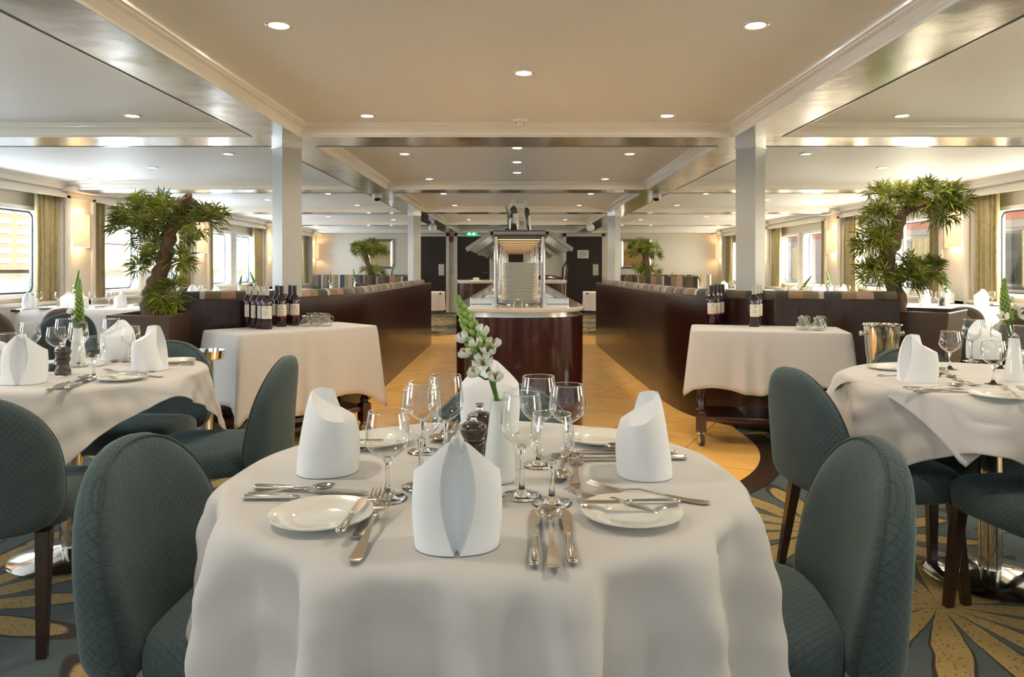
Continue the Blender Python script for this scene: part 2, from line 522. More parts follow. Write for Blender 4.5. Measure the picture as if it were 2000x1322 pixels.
def mk_brick():
    m, nt, p = mat('red_brick_flats')
    t = N(nt, 'ShaderNodeTexCoord')
    br = N(nt, 'ShaderNodeTexBrick'); br.inputs['Scale'].default_value = 1; br.inputs['Brick Width'].default_value = .6; br.inputs['Row Height'].default_value = .2
    br.inputs['Color1'].default_value = (.50, .16, .09, 1); br.inputs['Color2'].default_value = (.56, .20, .12, 1); br.inputs['Mortar'].default_value = (.5, .3, .22, 1)
    nt.links.new(t.outputs['Object'], br.inputs[0]); nt.links.new(br.outputs[0], p.inputs['Base Color'])
    p.inputs['Roughness'].default_value = .9
    return m
M['brick'] = mk_brick()
def mk_water():
    m, nt, p = mat('river_water')
    t = N(nt, 'ShaderNodeTexCoord'); mp = N(nt, 'ShaderNodeMapping'); mp.inputs['Scale'].default_value = (.8, .5, 1)
    nt.links.new(t.outputs['Object'], mp.inputs[0])
    n = N(nt, 'ShaderNodeTexNoise'); n.inputs['Scale'].default_value = 1.0; n.inputs['Detail'].default_value = 6
    nt.links.new(mp.outputs[0], n.inputs['Vector'])
    p.inputs['Base Color'].default_value = (.20, .30, .36, 1)
    p.inputs['Roughness'].default_value = .15
    bump(nt, p, n.outputs[0], .6, .3)
    return m
M['water'] = mk_water()
M['bank'] = simple('grassy_bank', (.24, .23, .19), .9, noise=(.2, .4))
M['bridge'] = simple('pale_bridge_steel', (.45, .50, .55), .5)
M['house'] = simple('pale_house', (.55, .42, .34), .8)
M['ship_white'] = simple('neighbour_ship_white', (.62, .62, .60), .4)
M['ship_hull'] = simple('neighbour_ship_hull', (.22, .20, .19), .5)
M['ship_glass'] = simple('neighbour_ship_window', (.02, .025, .03), .06, coat=.6)
M['ship_red'] = simple('neighbour_ship_red', (.30, .09, .05), .5)
M['blue_cloth'] = simple('folded_blue_cloth', (.05, .09, .30), .8)

# ------------------------------------------------------------------ room shell
CZ, BZ = 2.22, 2.129
Y0, Y1 = -3.6, 19.5
XW = 5.70
CB = [(5.2 + 3.45 * k, 5.61 + 3.45 * k) for k in range(-2, 5)]     # cross beams
LB = (1.57, 1.91)

b = B(); b.add([(-XW, Y0, 0), (XW, Y0, 0), (XW, Y1, 0), (-XW, Y1, 0)], [(0, 1, 2, 3)])
struct('floor', b, M['carpet'])
# marble aisle with a round front, brown border
pts = []
cx0, cy0, r0 = 0.0, 5.0, 1.60
for i in range(65):
    a = PI + PI * i / 64
    pts.append((cx0 + r0 * math.cos(a), cy0 + r0 * math.sin(a)))
ring_in = pts
b = B(); b.prism(pts + [(1.60, 12.6), (0.9, 12.95), (-0.9, 12.95), (-1.60, 12.6)], -.002, .003)
struct('floor_marble', b, M['marble'], smooth=False)
b = B()
b.grid(lambda u, v: (cx0 + (r0 + .14 * v) * math.cos(PI * (.98 + 1.04 * u)), cy0 + (r0 + .14 * v) * math.sin(PI * (.98 + 1.04 * u)), .0042), 80, 2)
struct('floor_border', b, M['marble_border'], smooth=False)

b = B(); b.box(-XW - .1, XW + .1, Y0, Y1 + .1, CZ, CZ + .12)
struct('ceiling', b, M['ceiling'], smooth=False)

# polished strips under the beams
b = B()
for s in (-1, 1):
    b.box(*sorted((s * LB[0], s * LB[1])), Y0, Y1, BZ, CZ)
for y0, y1 in CB:
    b.box(-LB[0], LB[0], y0, y1, BZ, CZ)
    b.box(-5.45, -LB[1], y0, y1, BZ, CZ)
    b.box(LB[1], 5.45, y0, y1, BZ, CZ)
struct('ceiling_beam', b, M['mirror'], smooth=False)

# mitred crown moulding round each ceiling panel
prof = [(0, BZ - .004), (.006, BZ - .004), (.010, BZ + .006), (.013, BZ + .012), (.015, BZ + .03), (.026, BZ + .052), (.044, BZ + .062),
        (.046, BZ + .070), (.056, BZ + .074), (.060, BZ + .084), (.068, CZ + .001)]
rows = [(Y0, CB[0][0])] + [(CB[i][1], CB[i + 1][0]) for i in range(len(CB) - 1)] + [(CB[-1][1], Y1)]
cols = [(-LB[0], LB[0]), (-5.42, -LB[1]), (LB[1], 5.42)]
tn = 1
for (ya, yb) in rows:
    for (xa, xb) in cols:
        b = B(); k = len(prof)
        vs = []
        for d, z in prof:
            vs += [(xa + d, ya + d, z), (xb - d, ya + d, z), (xb - d, yb - d, z), (xa + d, yb - d, z)]
        fs = []
        for j in range(k - 1):
            for i in range(4):
                fs.append((4 * j + i, 4 * j + (i + 1) % 4, 4 * j + 4 + (i + 1) % 4, 4 * j + 4 + i))
        b.add(vs, fs)
        # dark shadow gap and thin lip next to the strip
        struct('trim_%d' % tn, b, M['trim'], smooth=False); tn += 1

# side walls with window pairs
YB = [(a + c) / 2 + .10 for a, c in CB]      # pilaster centres
ZS, ZT = .84, 1.90
def rr(y0, y1, z0, z1, r, n=5):
    out = []
    for (cy, cz, a0) in ((y1 - r, z1 - r, 0), (y0 + r, z1 - r, 90), (y0 + r, z0 + r, 180), (y1 - r, z0 + r, 270)):
        for i in range(n + 1):
            a = R(a0 + 90 * i / n); out.append((cy + r * math.cos(a), cz + r * math.sin(a)))
    return out
wn = 1
for s, side in ((-1, 'left'), (1, 'right')):
    b = B()
    xa, xb = sorted((s * XW, s * (XW + .14)))
    b.box(xa, xb, Y0, Y1, -.05, ZS); b.box(xa, xb, Y0, Y1, ZT, CZ + .1)
    opens = []
    bays = [(Y0 - .2, YB[0])] + [(YB[i], YB[i + 1]) for i in range(len(YB) - 1)]
    bays = bays[1:]
    bays.append((YB[-1], Y1 + .1))
    for (ya, yb) in bays:
        L = yb - ya
        w0, w1 = ya + .78, yb - .34
        mid = (w0 + w1) / 2
        opens += [(w0, mid - .10), (mid + .10, w1)] if L > 2.4 else [(w0, w1)]
    prev = Y0
    for (o0, o1) in opens:
        b.box(xa, xb, prev, o0, ZS, ZT); prev = o1
    b.box(xa, xb, prev, Y1, ZS, ZT)
    # inner lining: sill ledge, lintel, pilasters
    la, lb = sorted((s * 5.44, s * XW))
    b.box(la, lb, Y0, Y1, .0, .78)
    b.box(la, lb, Y0, Y1, 2.06, CZ + .05)
    for y in YB:
        b.box(la, lb, y - .26, y + .26, 0, CZ)
        pa, pb = sorted((s * 5.41, s * 5.44))
        for e in (-1, 1):
            b.box(pa, pb, y + e * .26 - .03, y + e * .26 + .03, .1, 2.06)
        b.box(pa, pb, y - .29, y + .29, 2.03, 2.10)
        b.box(*sorted((s * 5.26, s * 5.44)), y - .36, y + .20, 2.105, 2.16)
    # moulded board around every niche
    for (ya, yb) in bays:
        pa, pb = sorted((s * 5.415, s * 5.44))
        b.box(pa, pb, ya + .29, yb - .29, 2.03, 2.085)
        b.box(pa, pb, ya + .29, yb - .29, .765, .80)
    struct('wall_' + side, b, M['cream'], smooth=False)
    for (o0, o1) in opens:
        f = B()
        r1 = rr(o0, o1, ZS, ZT, .02); r2 = rr(o0 + .045, o1 - .045, ZS + .045, ZT - .045, .09)
        r3 = rr(o0 + .065, o1 - .065, ZS + .065, ZT - .065, .08)
        xs = [s * (XW - .05), s * (XW - .05), s * (XW + .07), s * (XW + .07)]
        loops = [r1, r2, r2, r3]
        n = len(r1); vs = []
        for lp, x in zip(loops, xs): vs += [(x, y, z) for y, z in lp]
        fs = [(j * n + i, j * n + (i + 1) % n, (j + 1) * n + (i + 1) % n, (j + 1) * n + i) for j in range(2) for i in range(n)]
        f.add(vs[:3 * n], fs)
        # outer return so that the frame closes against the wall
        f.add([(s * (XW - .05), y, z) for y, z in r1] + [(s * (XW + .02), y, z) for y, z in r1], [(i, n + i, n + (i + 1) % n, (i + 1) % n) for i in range(n)])
        fr = struct('window_%d' % wn, f, M['white_paint'], angle=30)
        g = B(); g.add([(s * (XW + .065), y, z) for y, z in r2] + [(s * (XW + .065), y, z) for y, z in r3], [(i, (i + 1) % n, n + (i + 1) % n, n + i) for i in range(n)])
        obj('seal', g, M['grout'], fr, smooth=False)
        g = B(); g.add([(s * (XW + .068), y, z) for y, z in r2], [tuple(range(n))])
        obj('pane', g, M['pane'], fr, smooth=False)
        wn += 1
    # added area lamps standing in for daylight, one per pair, tilted towards the ceiling
    for (ya, yb) in bays:
        ld = bpy.data.lights.new('window_daylight', 'AREA'); ld.shape = 'RECTANGLE'; ld.size = yb - ya - 1.0; ld.size_y = ZT - ZS
        ld.energy = DAY_LEFT if s < 0 else DAY_RIGHT
        ld.color = (.82, .91, 1.0) if s < 0 else (1.0, .90, .70)
        lo = bpy.data.objects.new('window_daylight', ld); C.objects.link(lo)
        lo.location = (s * (XW + .30), (ya + yb) / 2 + .19, (ZS + ZT) / 2 - .1)
        lo.rotation_euler = Vector((-s, 0, .48)).to_track_quat('-Z', 'Z').to_euler()
    # curtains beside every pilaster
    def curtain_mesh(wd, ph):
        c = B()
        def fn(u, v):
            z = .50 + (2.08 - .50) * v
            ww = wd * (1 - .10 * math.sin(PI * v))
            return (s * (5.545 + .030 * math.sin(u * 2 * PI * 5.0 + ph + .6 * v) + .012 * math.sin(u * 2 * PI * 11 + ph)), (u - .5) * ww, z)
        c.grid(fn, 60, 14)
        return c
    for i, y in enumerate(YB):
        if y < 1: continue
        for e in (-1, 1):
            yc = y - .47 if e < 0 else y + .48
            if yc > Y1: continue
            o = obj('curtain', curtain_mesh(.46 if e < 0 else .40, i * 1.3 + e), M['curtain'], None, loc=(0, yc, 0), solid=.004, angle=180)
            order = ['nearest', 'second', 'third', 'fourth', 'fifth', 'sixth', 'seventh']
            tag(o, 'gold olive pleated curtain %s the %s wall lamp on the %s wall' % ('before' if e < 0 else 'behind', order[i - 1], side), 'curtain', 'curtains along the %s windows' % side)

# far wall and the wall behind the camera
b = B()
b.box(-XW, XW, Y1, Y1 + .15, -.05, CZ)
b.box(-5.44, -2.75, Y1 - .02, Y1, 2.0, CZ)
struct('wall_far', b, M['cream'], smooth=False)
b = B(); b.box(-XW, XW, Y0 - .15, Y0, -.05, .85); b.box(-XW, XW, Y0 - .15, Y0, 2.0, CZ)
for x in (-5.6, -2.8, 0, 2.8, 5.6): b.box(x - .12, x + .12, Y0 - .15, Y0, .85, 2.0)
struct('wall_rear', b, M['cream'], smooth=False)
for x in (-4.2, -1.4, 1.4, 4.2):  # windows added behind the camera, to bring in more light
    g = B(); g.box(x - 1.3, x + 1.3, Y0 - .10, Y0 - .09, .84, 2.01)
    struct('window_%d' % wn, g, M['pane'], smooth=False); wn += 1
    ld = bpy.data.lights.new('window_daylight', 'AREA'); ld.shape = 'RECTANGLE'; ld.size = 2.5; ld.size_y = 1.15; ld.energy = FILL_REAR * (1.7 if x < 0 else .8); ld.color = (.80, .90, 1.0)  # added fill lamp outside the pane, tilted up to brighten the ceiling
    lo = bpy.data.objects.new('window_daylight', ld); C.objects.link(lo)
    ld.spread = R(100)
    lo.location = (x, Y0 - .4, .95); lo.rotation_euler = Vector((0, 1, 1.5)).to_track_quat('-Z', 'Z').to_euler()
# doors in the far wall
def FX(px, y=19.4): return (px - VX) * y / FPX
dn = 1
for (p0, p1, hnd, plate) in ((816, 871, None, 862), (893, 956, 950, None), (976, 1022, None, None), (1106, 1176, None, 1164)):
    d = B(); x0, x1 = FX(p0), FX(p1)
    d.box(x0, x1, Y1 - .06, Y1 - .005, .01, 2.05)
    do = struct('door_%d' % dn, d, M['door_wood'], smooth=False, bevel=.006); dn += 1
    f = B()
    f.box(x0 - .08, x0, Y1 - .09, Y1, 0, 2.12); f.box(x1, x1 + .08, Y1 - .09, Y1, 0, 2.12); f.box(x0 - .08, x1 + .08, Y1 - .09, Y1, 2.05, 2.12)
    obj('door_frame', f, M['cream'], do, smooth=False)
    if plate:
        q = B(); xp = FX(plate); q.box(xp - .08, xp + .07, Y1 - .068, Y1 - .06, 1.0, 1.30)
        obj('push_plate', q, M['brushed'], do, smooth=False)
    if hnd:
        q = B(); xp = FX(hnd)
        q.tube([(xp + .03, Y1 - .06, 1.07), (xp + .03, Y1 - .11, 1.07), (xp - .13, Y1 - .11, 1.07)], .011)
        q.lathe([(.0, 0), (.03, 0), (.03, .01), (0, .01)], 14)
        obj('door_handle', q, M['chrome'], do)
    if p0 == 1106:
        q = B(); xp = FX(1139); q.box(xp - .15, xp + .15, Y1 - .066, Y1 - .061, 1.46, 1.68)
        n = obj('door_notice', q, M['paper'], do, smooth=False)
        q = B()
        for z in (1.62, 1.58, 1.54, 1.50): q.box(xp - .11, xp + .11 - .05 * (z < 1.53), Y1 - .068, Y1 - .0665, z, z + .012)
        obj('lettering', q, M['ink'], n, smooth=False)

# diamond pillars
PIL = [(-1.735, 5.43), (1.76, 5.43), (-1.76, 12.33), (1.66, 12.33)]
pl = ['square white pillar turned on edge behind the left wine trolley', 'square white pillar turned on edge behind the right wine trolley',
      'slim white pillar at the far end of the left curved banquette', 'slim white pillar at the far end of the right curved banquette']
for i, (x, y) in enumerate(PIL):
    a = .111
    b = B(); b.prism([(x + a, y), (x, y + a), (x - a, y), (x, y - a)], 0, BZ)
    o = struct('pillar', b, M['pillar'], smooth=False)
    q = B()
    for rr_, z0, z1 in ((a + .010, BZ - .05, BZ - .038), (a + .005, BZ - .038, BZ)):
        q.prism([(x + rr_, y), (x, y + rr_), (x - rr_, y), (x, y - rr_)], z0, z1)
    obj('capital', q, M['trim'], o, smooth=False)

# ------------------------------------------------------------------ ceiling lights, sensors
def mk_down():
    t = thing('ceiling_downlight', 'round recessed downlight', 'ceiling light')
    q = B(); q.lathe([(.058, 0), (.058, -.004), (.050, -.008), (.042, -.006), (.040, .0)], 24)
    obj('trim_ring', q, M['trim'], t)
    q = B(); q.lathe([(.040, -.002), (.0, -.002)], 20)
    obj('lens', q, M['lens'], t)
    return t
down = Proto(mk_down())
lamp_d = bpy.data.lights.new('downlight_lamp', 'SPOT')
lamp_d.energy = DOWN_W; lamp_d.color = (1.0, .85, .66); lamp_d.spot_size = R(150); lamp_d.spot_blend = .8; lamp_d.shadow_soft_size = .04
bayname = {-1: 'ceiling bay above the camera', 0: 'ceiling bay over the front table', 1: 'ceiling bay past the pillars',
           2: 'third ceiling bay', 3: 'fourth ceiling bay', 4: 'farthest ceiling bay'}
def put_down(x, y, k, where):
    o = down.put((x, y, CZ), 0, 'recessed downlight in %s, %s' % (bayname[k], where), 'recessed downlights in the ceiling')
    l = bpy.data.objects.new('downlight_lamp', lamp_d); C.objects.link(l); l.location = (x, y, CZ - .02)
for k in range(-1, 5):
    y0 = 5.61 + 3.45 * (k - 1)
    for s, sd in ((-1, 'left'), (1, 'right')):
        for f, fn_ in ((.92, 'near'), (2.74, 'far')):
            if k < 0 and f < 2: continue
            if k == 4 and f > 2: continue
            put_down(s * 1.02, y0 + f, k, '%s one just %s of centre' % (fn_, sd))
            if k >= 0 or f > 2:
                put_down(s * 2.62, y0 + f, k, '%s one in %s side panel' % (fn_, sd))
            if k >= 1:
                put_down(s * 5.0, y0 + f, k, '%s one along %s wall' % (fn_, sd))
        if k >= 1 and k < 4:
            put_down(s * 3.76, y0 + 1.8, k, 'middle one in %s side panel' % sd)
put_down(.035, 3.83, 0, 'on the centre line')
for y, nm in ((6.2, 'first'), (7.03, 'middle'), (7.8, 'last')):
    put_down(0, y, 1, '%s of three along the centre' % nm)

b = B(); b.lathe([(0, -.045), (.012, -.045), (.02, -.02), (.05, -.014), (.055, 0)], 20)
tag(obj('sprinkler_head', b, M['trim'], loc=(.022, 5.06, CZ)), 'small white sprinkler head in front of the central cross beam', 'sprinkler')
def mk_dome():
    t = thing('security_camera', 'dome camera', 'camera')
    q = B(); q.lathe([(0, 0), (.06, 0), (.062, -.02), (.05, -.03)], 20); obj('housing', q, M['white_plastic'], t)
    q = B(); q.lathe([(.048, -.028), (.046, -.045), (.03, -.065), (0, -.072)], 18); obj('dome', q, M['black_glass'], t)
    return t
dome = Proto(mk_dome())
for (x, y, lb) in ((-1.83, 9.4, 'white dome camera under the left ceiling beam past the pillar'), (1.82, 9.4, 'white dome camera under the right ceiling beam past the pillar')):
    dome.put((x, y, BZ), 0, lb, 'dome cameras under the beams')
def mk_bull():
    t = thing('loudspeaker', 'ball speaker', 'speaker')
    q = B(); q.lathe([(0, 0), (.03, 0), (.03, -.03), (.012, -.035)], 14); obj('mount', q, M['white_plastic'], t)
    q = B(); q.lathe([(.0, -.03)] + [(.085 * math.sin(PI * i / 10), -.115 + .085 * math.cos(PI * i / 10)) for i in range(1, 11)], 20); obj('ball', q, M['white_plastic'], t)
    return t
bull = Proto(mk_bull())
for (px, lb) in ((845, 'white ball shaped fitting hanging above the left dark door'), (1153, 'white ball shaped fitting hanging above the right dark door')):
    bull.put(((px - VX) * 14.6 / FPX, 14.6, BZ), 0, lb, 'ball fittings under the far beams')

# wall lamps
def mk_sconce(s):
    t = thing('wall_lamp', 'lamp', 'wall lamp')
    q = B(); q.grid(lambda u, v: (-s * (.02 + .105 * math.sin(PI * u) ** .7), -.125 * math.cos(PI * u), -.20 + .40 * v), 28, 2)
    obj('lamp_shade', q, M['shade'], t, solid=.003, angle=180)
    q = B(); q.box(*sorted((-s * .02, 0)), -.03, .03, -.15, .15); obj('wall_plate', q, M['chrome'], t, smooth=False)
    return t
sp = bpy.data.lights.new('sconce_bulb', 'POINT'); sp.energy = SCONCE_W; sp.color = (1, .68, .38); sp.shadow_soft_size = .03
for s, side in ((-1, 'left'), (1, 'right')):
    pr = Proto(mk_sconce(s))
    for i, y in enumerate(YB):
        if y < 4: continue
        k = i - 2
        pr.put((s * 5.44, y - .05, 1.64), 0, 'pleated half round wall lamp, %s along the %s wall' % (['nearest', 'second', 'third', 'fourth', 'fifth'][k], side), 'wall lamps on the %s wall' % side)
        for dz in (-.17, .17):
            l = bpy.data.objects.new('sconce_bulb', sp); C.objects.link(l); l.location = (s * 5.37, y - .05, 1.64 + dz)

# ------------------------------------------------------------------ outside, left: river, bank, flats, bridge
b = B(); b.add([(-5.9, -60, -.55), (-400, -60, -.55), (-400, 500, -.55), (-5.9, 500, -.55)], [(0, 3, 2, 1)])
struct('river_water', b, M['water'], smooth=False)
b = B(); b.box(-420, -95, -60, 500, -1.5, .3); b.box(-420, -101, -60, 500, .3, 1.0)
struct('river_bank', b, M['bank'], smooth=False)
def flats(x, y0, y1, z1, label, cols_, rows_, m=None):
    t = thing('apartment_building', label, 'building', (x, y0, 1.0))
    q = B(); q.box(-16, 0, 0, y1 - y0, 0, z1); obj('wall', q, m or M['brick'], t, smooth=False)
    for j in range(rows_):
        for i in range(cols_):
            q = B(); yc = (y1 - y0) * (i + .5) / cols_; zc = 1.3 + (z1 - 1.6) * j / rows_
            hw = (y1 - y0) / cols_ * .33; h = (z1 - 1.6) / rows_ * .48
            q.box(.0, .12, yc - hw, yc + hw, zc, zc + h)
            obj('window', q, M['ship_white'], t, smooth=False)
    q = B(); q.box(-16.4, .5, -.3, y1 - y0 + .3, z1, z1 + .4); obj('roof', q, M['ship_white'], t, smooth=False)
flats(-100, 118, 153, 13.2, 'red brick block of flats with pale windows across the river', 7, 6)
flats(-125, 205, 240, 8, 'low pale house row on the far bank seen through the second window', 6, 3, M['house'])
flats(-150, 285, 340, 10, 'long pale building on the far bank beyond the bridge', 8, 3, M['house'])
t = thing('arch_bridge', 'pale steel bridge crossing the river in the distance', 'bridge', (-60, 330, 0))
q = B(); q.box(-140, 52, -2, 2, 6.0, 7.2); obj('deck', q, M['bridge'], t, smooth=False)
q = B(); q.tube([(-90 + 12 * i, 0, 6 + 15 * (1 - ((i - 5) / 5) ** 2)) for i in range(11)], .7); obj('arch', q, M['bridge'], t)
q = B(); q.box(30, 32, -1.5, 1.5, -1.5, 6.5); q.box(-60, -58, -1.5, 1.5, -1.5, 6.5); obj('pier', q, M['bridge'], t, smooth=False)

# outside, right: a ship moored alongside
t = thing('moored_ship', 'white ship moored alongside beyond the right windows', 'ship', (7.5, 0, 0))
q = B(); q.box(0, 3, -3, 30, -1.3, .86); q.box(0, 3, -3, 30, 1.80, 2.02)
for y in range(-3, 31, 3): q.box(0, 3, y - .35, y + .35, .86, 1.80)
obj('hull', q, M['ship_hull'], t, smooth=False)
q = B(); q.box(-.02, .0, -3, 30, 1.93, 2.06); obj('stripe', q, M['ship_red'], t, smooth=False)
for y in range(-3, 28, 3):
    q = B(); q.box(.05, .08, y + .35, y + 2.65, .86, 1.80)
    obj('ship_window', q, M['ship_glass'], t, smooth=False)
    q = B(); q.grid(lambda u, v: (.035 + .012 * math.sin(u * 40), y + .45 + 1.3 * u, .9 + .85 * v), 40, 2)
    obj('ship_curtain', q, M['curtain'], t, smooth=True)

# ------------------------------------------------------------------ banquettes
def catmull(p, n=10):
    out = []
    for i in range(len(p) - 1):
        a, b_, c, d = p[max(i - 1, 0)], p[i], p[i + 1], p[min(i + 2, len(p) - 1)]
        for k in range(n):
            t = k / n
            out.append(tuple(.5 * (2 * b_[j] + (c[j] - a[j]) * t + (2 * a[j] - 5 * b_[j] + 4 * c[j] - d[j]) * t * t + (3 * b_[j] - a[j] - 3 * c[j] + d[j]) * t ** 3) for j in (0, 1)))
    out.append(p[-1])
    return out
def offs(path, d):
    out = []
    for i, p in enumerate(path):
        a = Vector(path[max(i - 1, 0)]); c = Vector(path[min(i + 1, len(path) - 1)])
        t = (c - a).normalized(); n = Vector((-t.y, t.x)); out.append((p[0] + n.x * d, p[1] + n.y * d))
    return out
def sweep_wall(path, prof):
    # prof: list of (offset, z) closed loop; returns B with uv (arc length, z)
    L = [0]
    for i in range(1, len(path)): L.append(L[-1] + math.dist(path[i], path[i - 1]))
    k = len(prof); vs = []; uv = []
    offp = [offs(path, d) for d, z in prof]
    for i in range(len(path)):
        for j, (d, z) in enumerate(prof):
            vs.append((offp[j][i][0], offp[j][i][1], z)); uv.append((L[i] + .001, z))
    fs = [(i * k + j, (i + 1) * k + j, (i + 1) * k + (j + 1) % k, i * k + (j + 1) % k) for i in range(len(path) - 1) for j in range(k)]
    fs += [tuple(range(k)), tuple((len(path) - 1) * k + j for j in range(k - 1, -1, -1))]
    return B().add(vs, fs, uv)
bl = [(-1.335, 11.2), (-1.325, 9.0), (-1.315, 7.0), (-1.345, 6.2), (-1.47, 5.70), (-1.70, 5.27), (-2.05, 5.02), (-2.45, 4.88)]
brr = [(1.225, 11.2), (1.245, 9.2), (1.29, 7.0), (1.315, 6.15), (1.43, 5.66), (1.70, 5.27), (2.08, 5.05), (2.62, 4.93)]
for path, sgn, lab in ((bl, -1, 'left'), (brr, 1, 'right')):
    pth = catmull(path, 8)
    t = thing('curved_banquette', 'long curved dark wood banquette with striped cushion top, %s of the buffet' % lab, 'banquette')
    # offsets: positive = left normal of the path direction (path runs towards the camera)
    sg = 1 if sgn > 0 else -1
    o_ = lambda v: v * sg
    obj('panel', sweep_wall(pth, [(o_(0), 0), (o_(0), .955), (o_(.015), .965), (o_(.05), .965), (o_(.05), 0)]), M['banq_wood'], t, angle=50)
    obj('back_cushion', sweep_wall(pth[2:], [(o_(.051), .42), (o_(.051), .985), (o_(.065), 1.008), (o_(.10), 1.018), (o_(.15), 1.008), (o_(.165), .985), (o_(.175), .42)]), M['stripes'], t, angle=60)
    obj('seat', sweep_wall(pth[2:-9], [(o_(.176), .12), (o_(.176), .45), (o_(.55), .45), (o_(.56), .12)]), M['stripes'], t, angle=60)
# striped benches along the far wall and inside the booths
for x0, x1, y, zt, lab in ((-5.35, -2.75, 18.9, 1.02, 'striped bench along the far wall left of the doors'), (2.65, 5.1, 18.9, 1.02, 'striped bench along the far wall right of the doors'),
                       (-2.75, -1.95, 12.95, 1.04, 'short striped bench back beside the far left pillar'), (1.95, 3.25, 12.95, 1.04, 'short striped bench back beside the far right pillar')):
    t = thing('striped_bench', lab, 'bench', (0, y, 0))
    pth = [(x0 + (x1 - x0) * i / 8, 0) for i in range(9)]
    obj('back_cushion', sweep_wall(pth, [(.0, .42), (0, zt - .03), (.02, zt), (.12, zt), (.14, zt - .03), (.14, .42)]), M['stripes'], t, angle=50)
    obj('seat', sweep_wall(pth, [(-.01, .02), (-.5, .02), (-.5, .42), (-.46, .45), (-.01, .45)]), M['stripes'], t, angle=50)

b = B(); b.box(-.055, .055, -.012, 0, -.035, .035); t = thing('power_socket', 'white power socket low on the banquette behind the right trolley', 'socket', (1.86, 5.125, .20), R(-30))
obj('plate', b, M['white_plastic'], t, smooth=False, bevel=.004)
q = B(); q.lathe([(.0, .0125), (.02, .0125), (.021, .015), (.023, .015)], 16); q.xf(Matrix.Rotation(R(90), 4, 'X')); obj('socket_hole', q, M['black'], t)

# far wall fittings
def framed(px0, px1, py0, py1, y, lab, cols_):
    x0, x1 = (px0 - VX) * y / FPX, (px1 - VX) * y / FPX
    z0, z1 = CH - (py1 - VY) * y / FPX, CH - (py0 - VY) * y / FPX
    t = thing('framed_picture', lab, 'picture', ((x0 + x1) / 2, 19.5, (z0 + z1) / 2))
    hw, hh = (x1 - x0) / 2, (z1 - z0) / 2
    q = B()
    fw = .075
    vs = []
    for (w_, h_, yy) in ((hw, hh, 0), (hw, hh, -.035), (hw - fw * .5, hh - fw * .5, -.05), (hw - fw, hh - fw, -.03)):
        vs += [(-w_, yy, -h_), (w_, yy, -h_), (w_, yy, h_), (-w_, yy, h_)]
    q.add(vs, [(4 * j + i, 4 * j + (i + 1) % 4, 4 * j + 4 + (i + 1) % 4, 4 * j + 4 + i) for j in range(3) for i in range(4)])
    obj('frame', q, M['brushed'], t, smooth=False)
    m, nt, p = mat('abstract_canvas')
    tcn = N(nt, 'ShaderNodeTexCoord'); s = N(nt, 'ShaderNodeSeparateXYZ'); nt.links.new(tcn.outputs['UV'], s.inputs[0])
    nz = N(nt, 'ShaderNodeTexNoise'); nz.inputs['Scale'].default_value = 3; nt.links.new(tcn.outputs['UV'], nz.inputs['Vector'])
    v = mth(nt, 'ADD', s.outputs[1], mth(nt, 'MULTIPLY', mth(nt, 'SUBTRACT', nz.outputs[0], .5), .3))
    cr = N(nt, 'ShaderNodeValToRGB'); e = cr.color_ramp.elements
    e[0].position = 0; e[0].color = (*cols_[0], 1); e[1].position = 1; e[1].color = (*cols_[3], 1)
    for ps, c in ((.38, cols_[1]), (.55, cols_[2]), (.72, cols_[3])):
        k = e.new(ps); k.color = (*c, 1)
    nt.links.new(v, cr.inputs[0]); nt.links.new(cr.outputs[0], p.inputs['Base Color'])
    q = B(); q.grid(lambda u, v: ((hw - fw) * (2 * u - 1), -.028, (hh - fw) * (2 * v - 1)), 2, 2)
    obj('canvas', q, m, t, smooth=False)
framed(718, 768, 467, 524, 19.44, 'silver framed abstract in cream and brown behind the left plant', [(.5, .42, .22), (.42, .32, .16), (.2, .14, .08), (.6, .52, .3)])
framed(1212, 1272, 467, 524, 19.44, 'silver framed abstract in gold and amber behind the right plant', [(.42, .22, .07), (.5, .3, .1), (.34, .16, .08), (.7, .55, .25)])
t = thing('exit_sign', 'green emergency exit sign above the second dark door', 'sign', ((922 - VX) * 19.2 / FPX, 19.2, 2.13))
q = B(); q.box(-.13, .13, 0, .04, -.065, .065); obj('panel', q, M['exit_green'], t, smooth=False, bevel=.004)
q = B()
q.lathe([(0, -.01), (.010, -.006), (.012, 0), (.010, .006), (0, .01)], 10, -.075, -.004, z0=.040)
q.add([(-.095, -.003, .028), (-.060, -.003, .028), (-.062, -.003, -.008), (-.04, -.003, -.045), (-.052, -.003, -.05), (-.078, -.003, -.014), (-.105, -.003, -.045), (-.115, -.003, -.038), (-.09, -.003, -.005)], [tuple(range(9))])
q.add([(.02, -.003, -.05), (.02, -.003, .02), (-.005, -.003, .02), (.045, -.003, .055), (.095, -.003, .02), (.07, -.003, .02), (.07, -.003, -.05)], [tuple(range(7))])
obj('pictogram', q, M['exit_white'], t, smooth=False)
b = B(); b.lathe([(0, .07), (.05, .062), (.07, .035), (.075, 0)], 18); b.xf(Matrix.Rotation(R(90), 4, 'X'))
tag(obj('fire_alarm', b, M['red_plastic'], loc=((881 - VX) * 19.5 / FPX, 19.5, 1.97)), 'round red fire alarm on the cream wall between dark doors', 'alarm')
t = thing('wall_telephone_socket', 'small wall plate with two holes between the dark doors', 'socket', ((882 - VX) * 19.5 / FPX, 19.5, 1.09))
b = B(); b.box(-.055, .055, -.02, 0, -.06, .06); obj('plate', b, M['brushed'], t, smooth=False, bevel=.01)
for z in (-.025, .025):
    b = B(); b.lathe([(0, 0), (.016, 0)], 12); b.xf(Matrix.Translation((0, -.021, z)) @ Matrix.Rotation(R(90), 4, 'X')); obj('hole', b, M['black'], t, smooth=False)

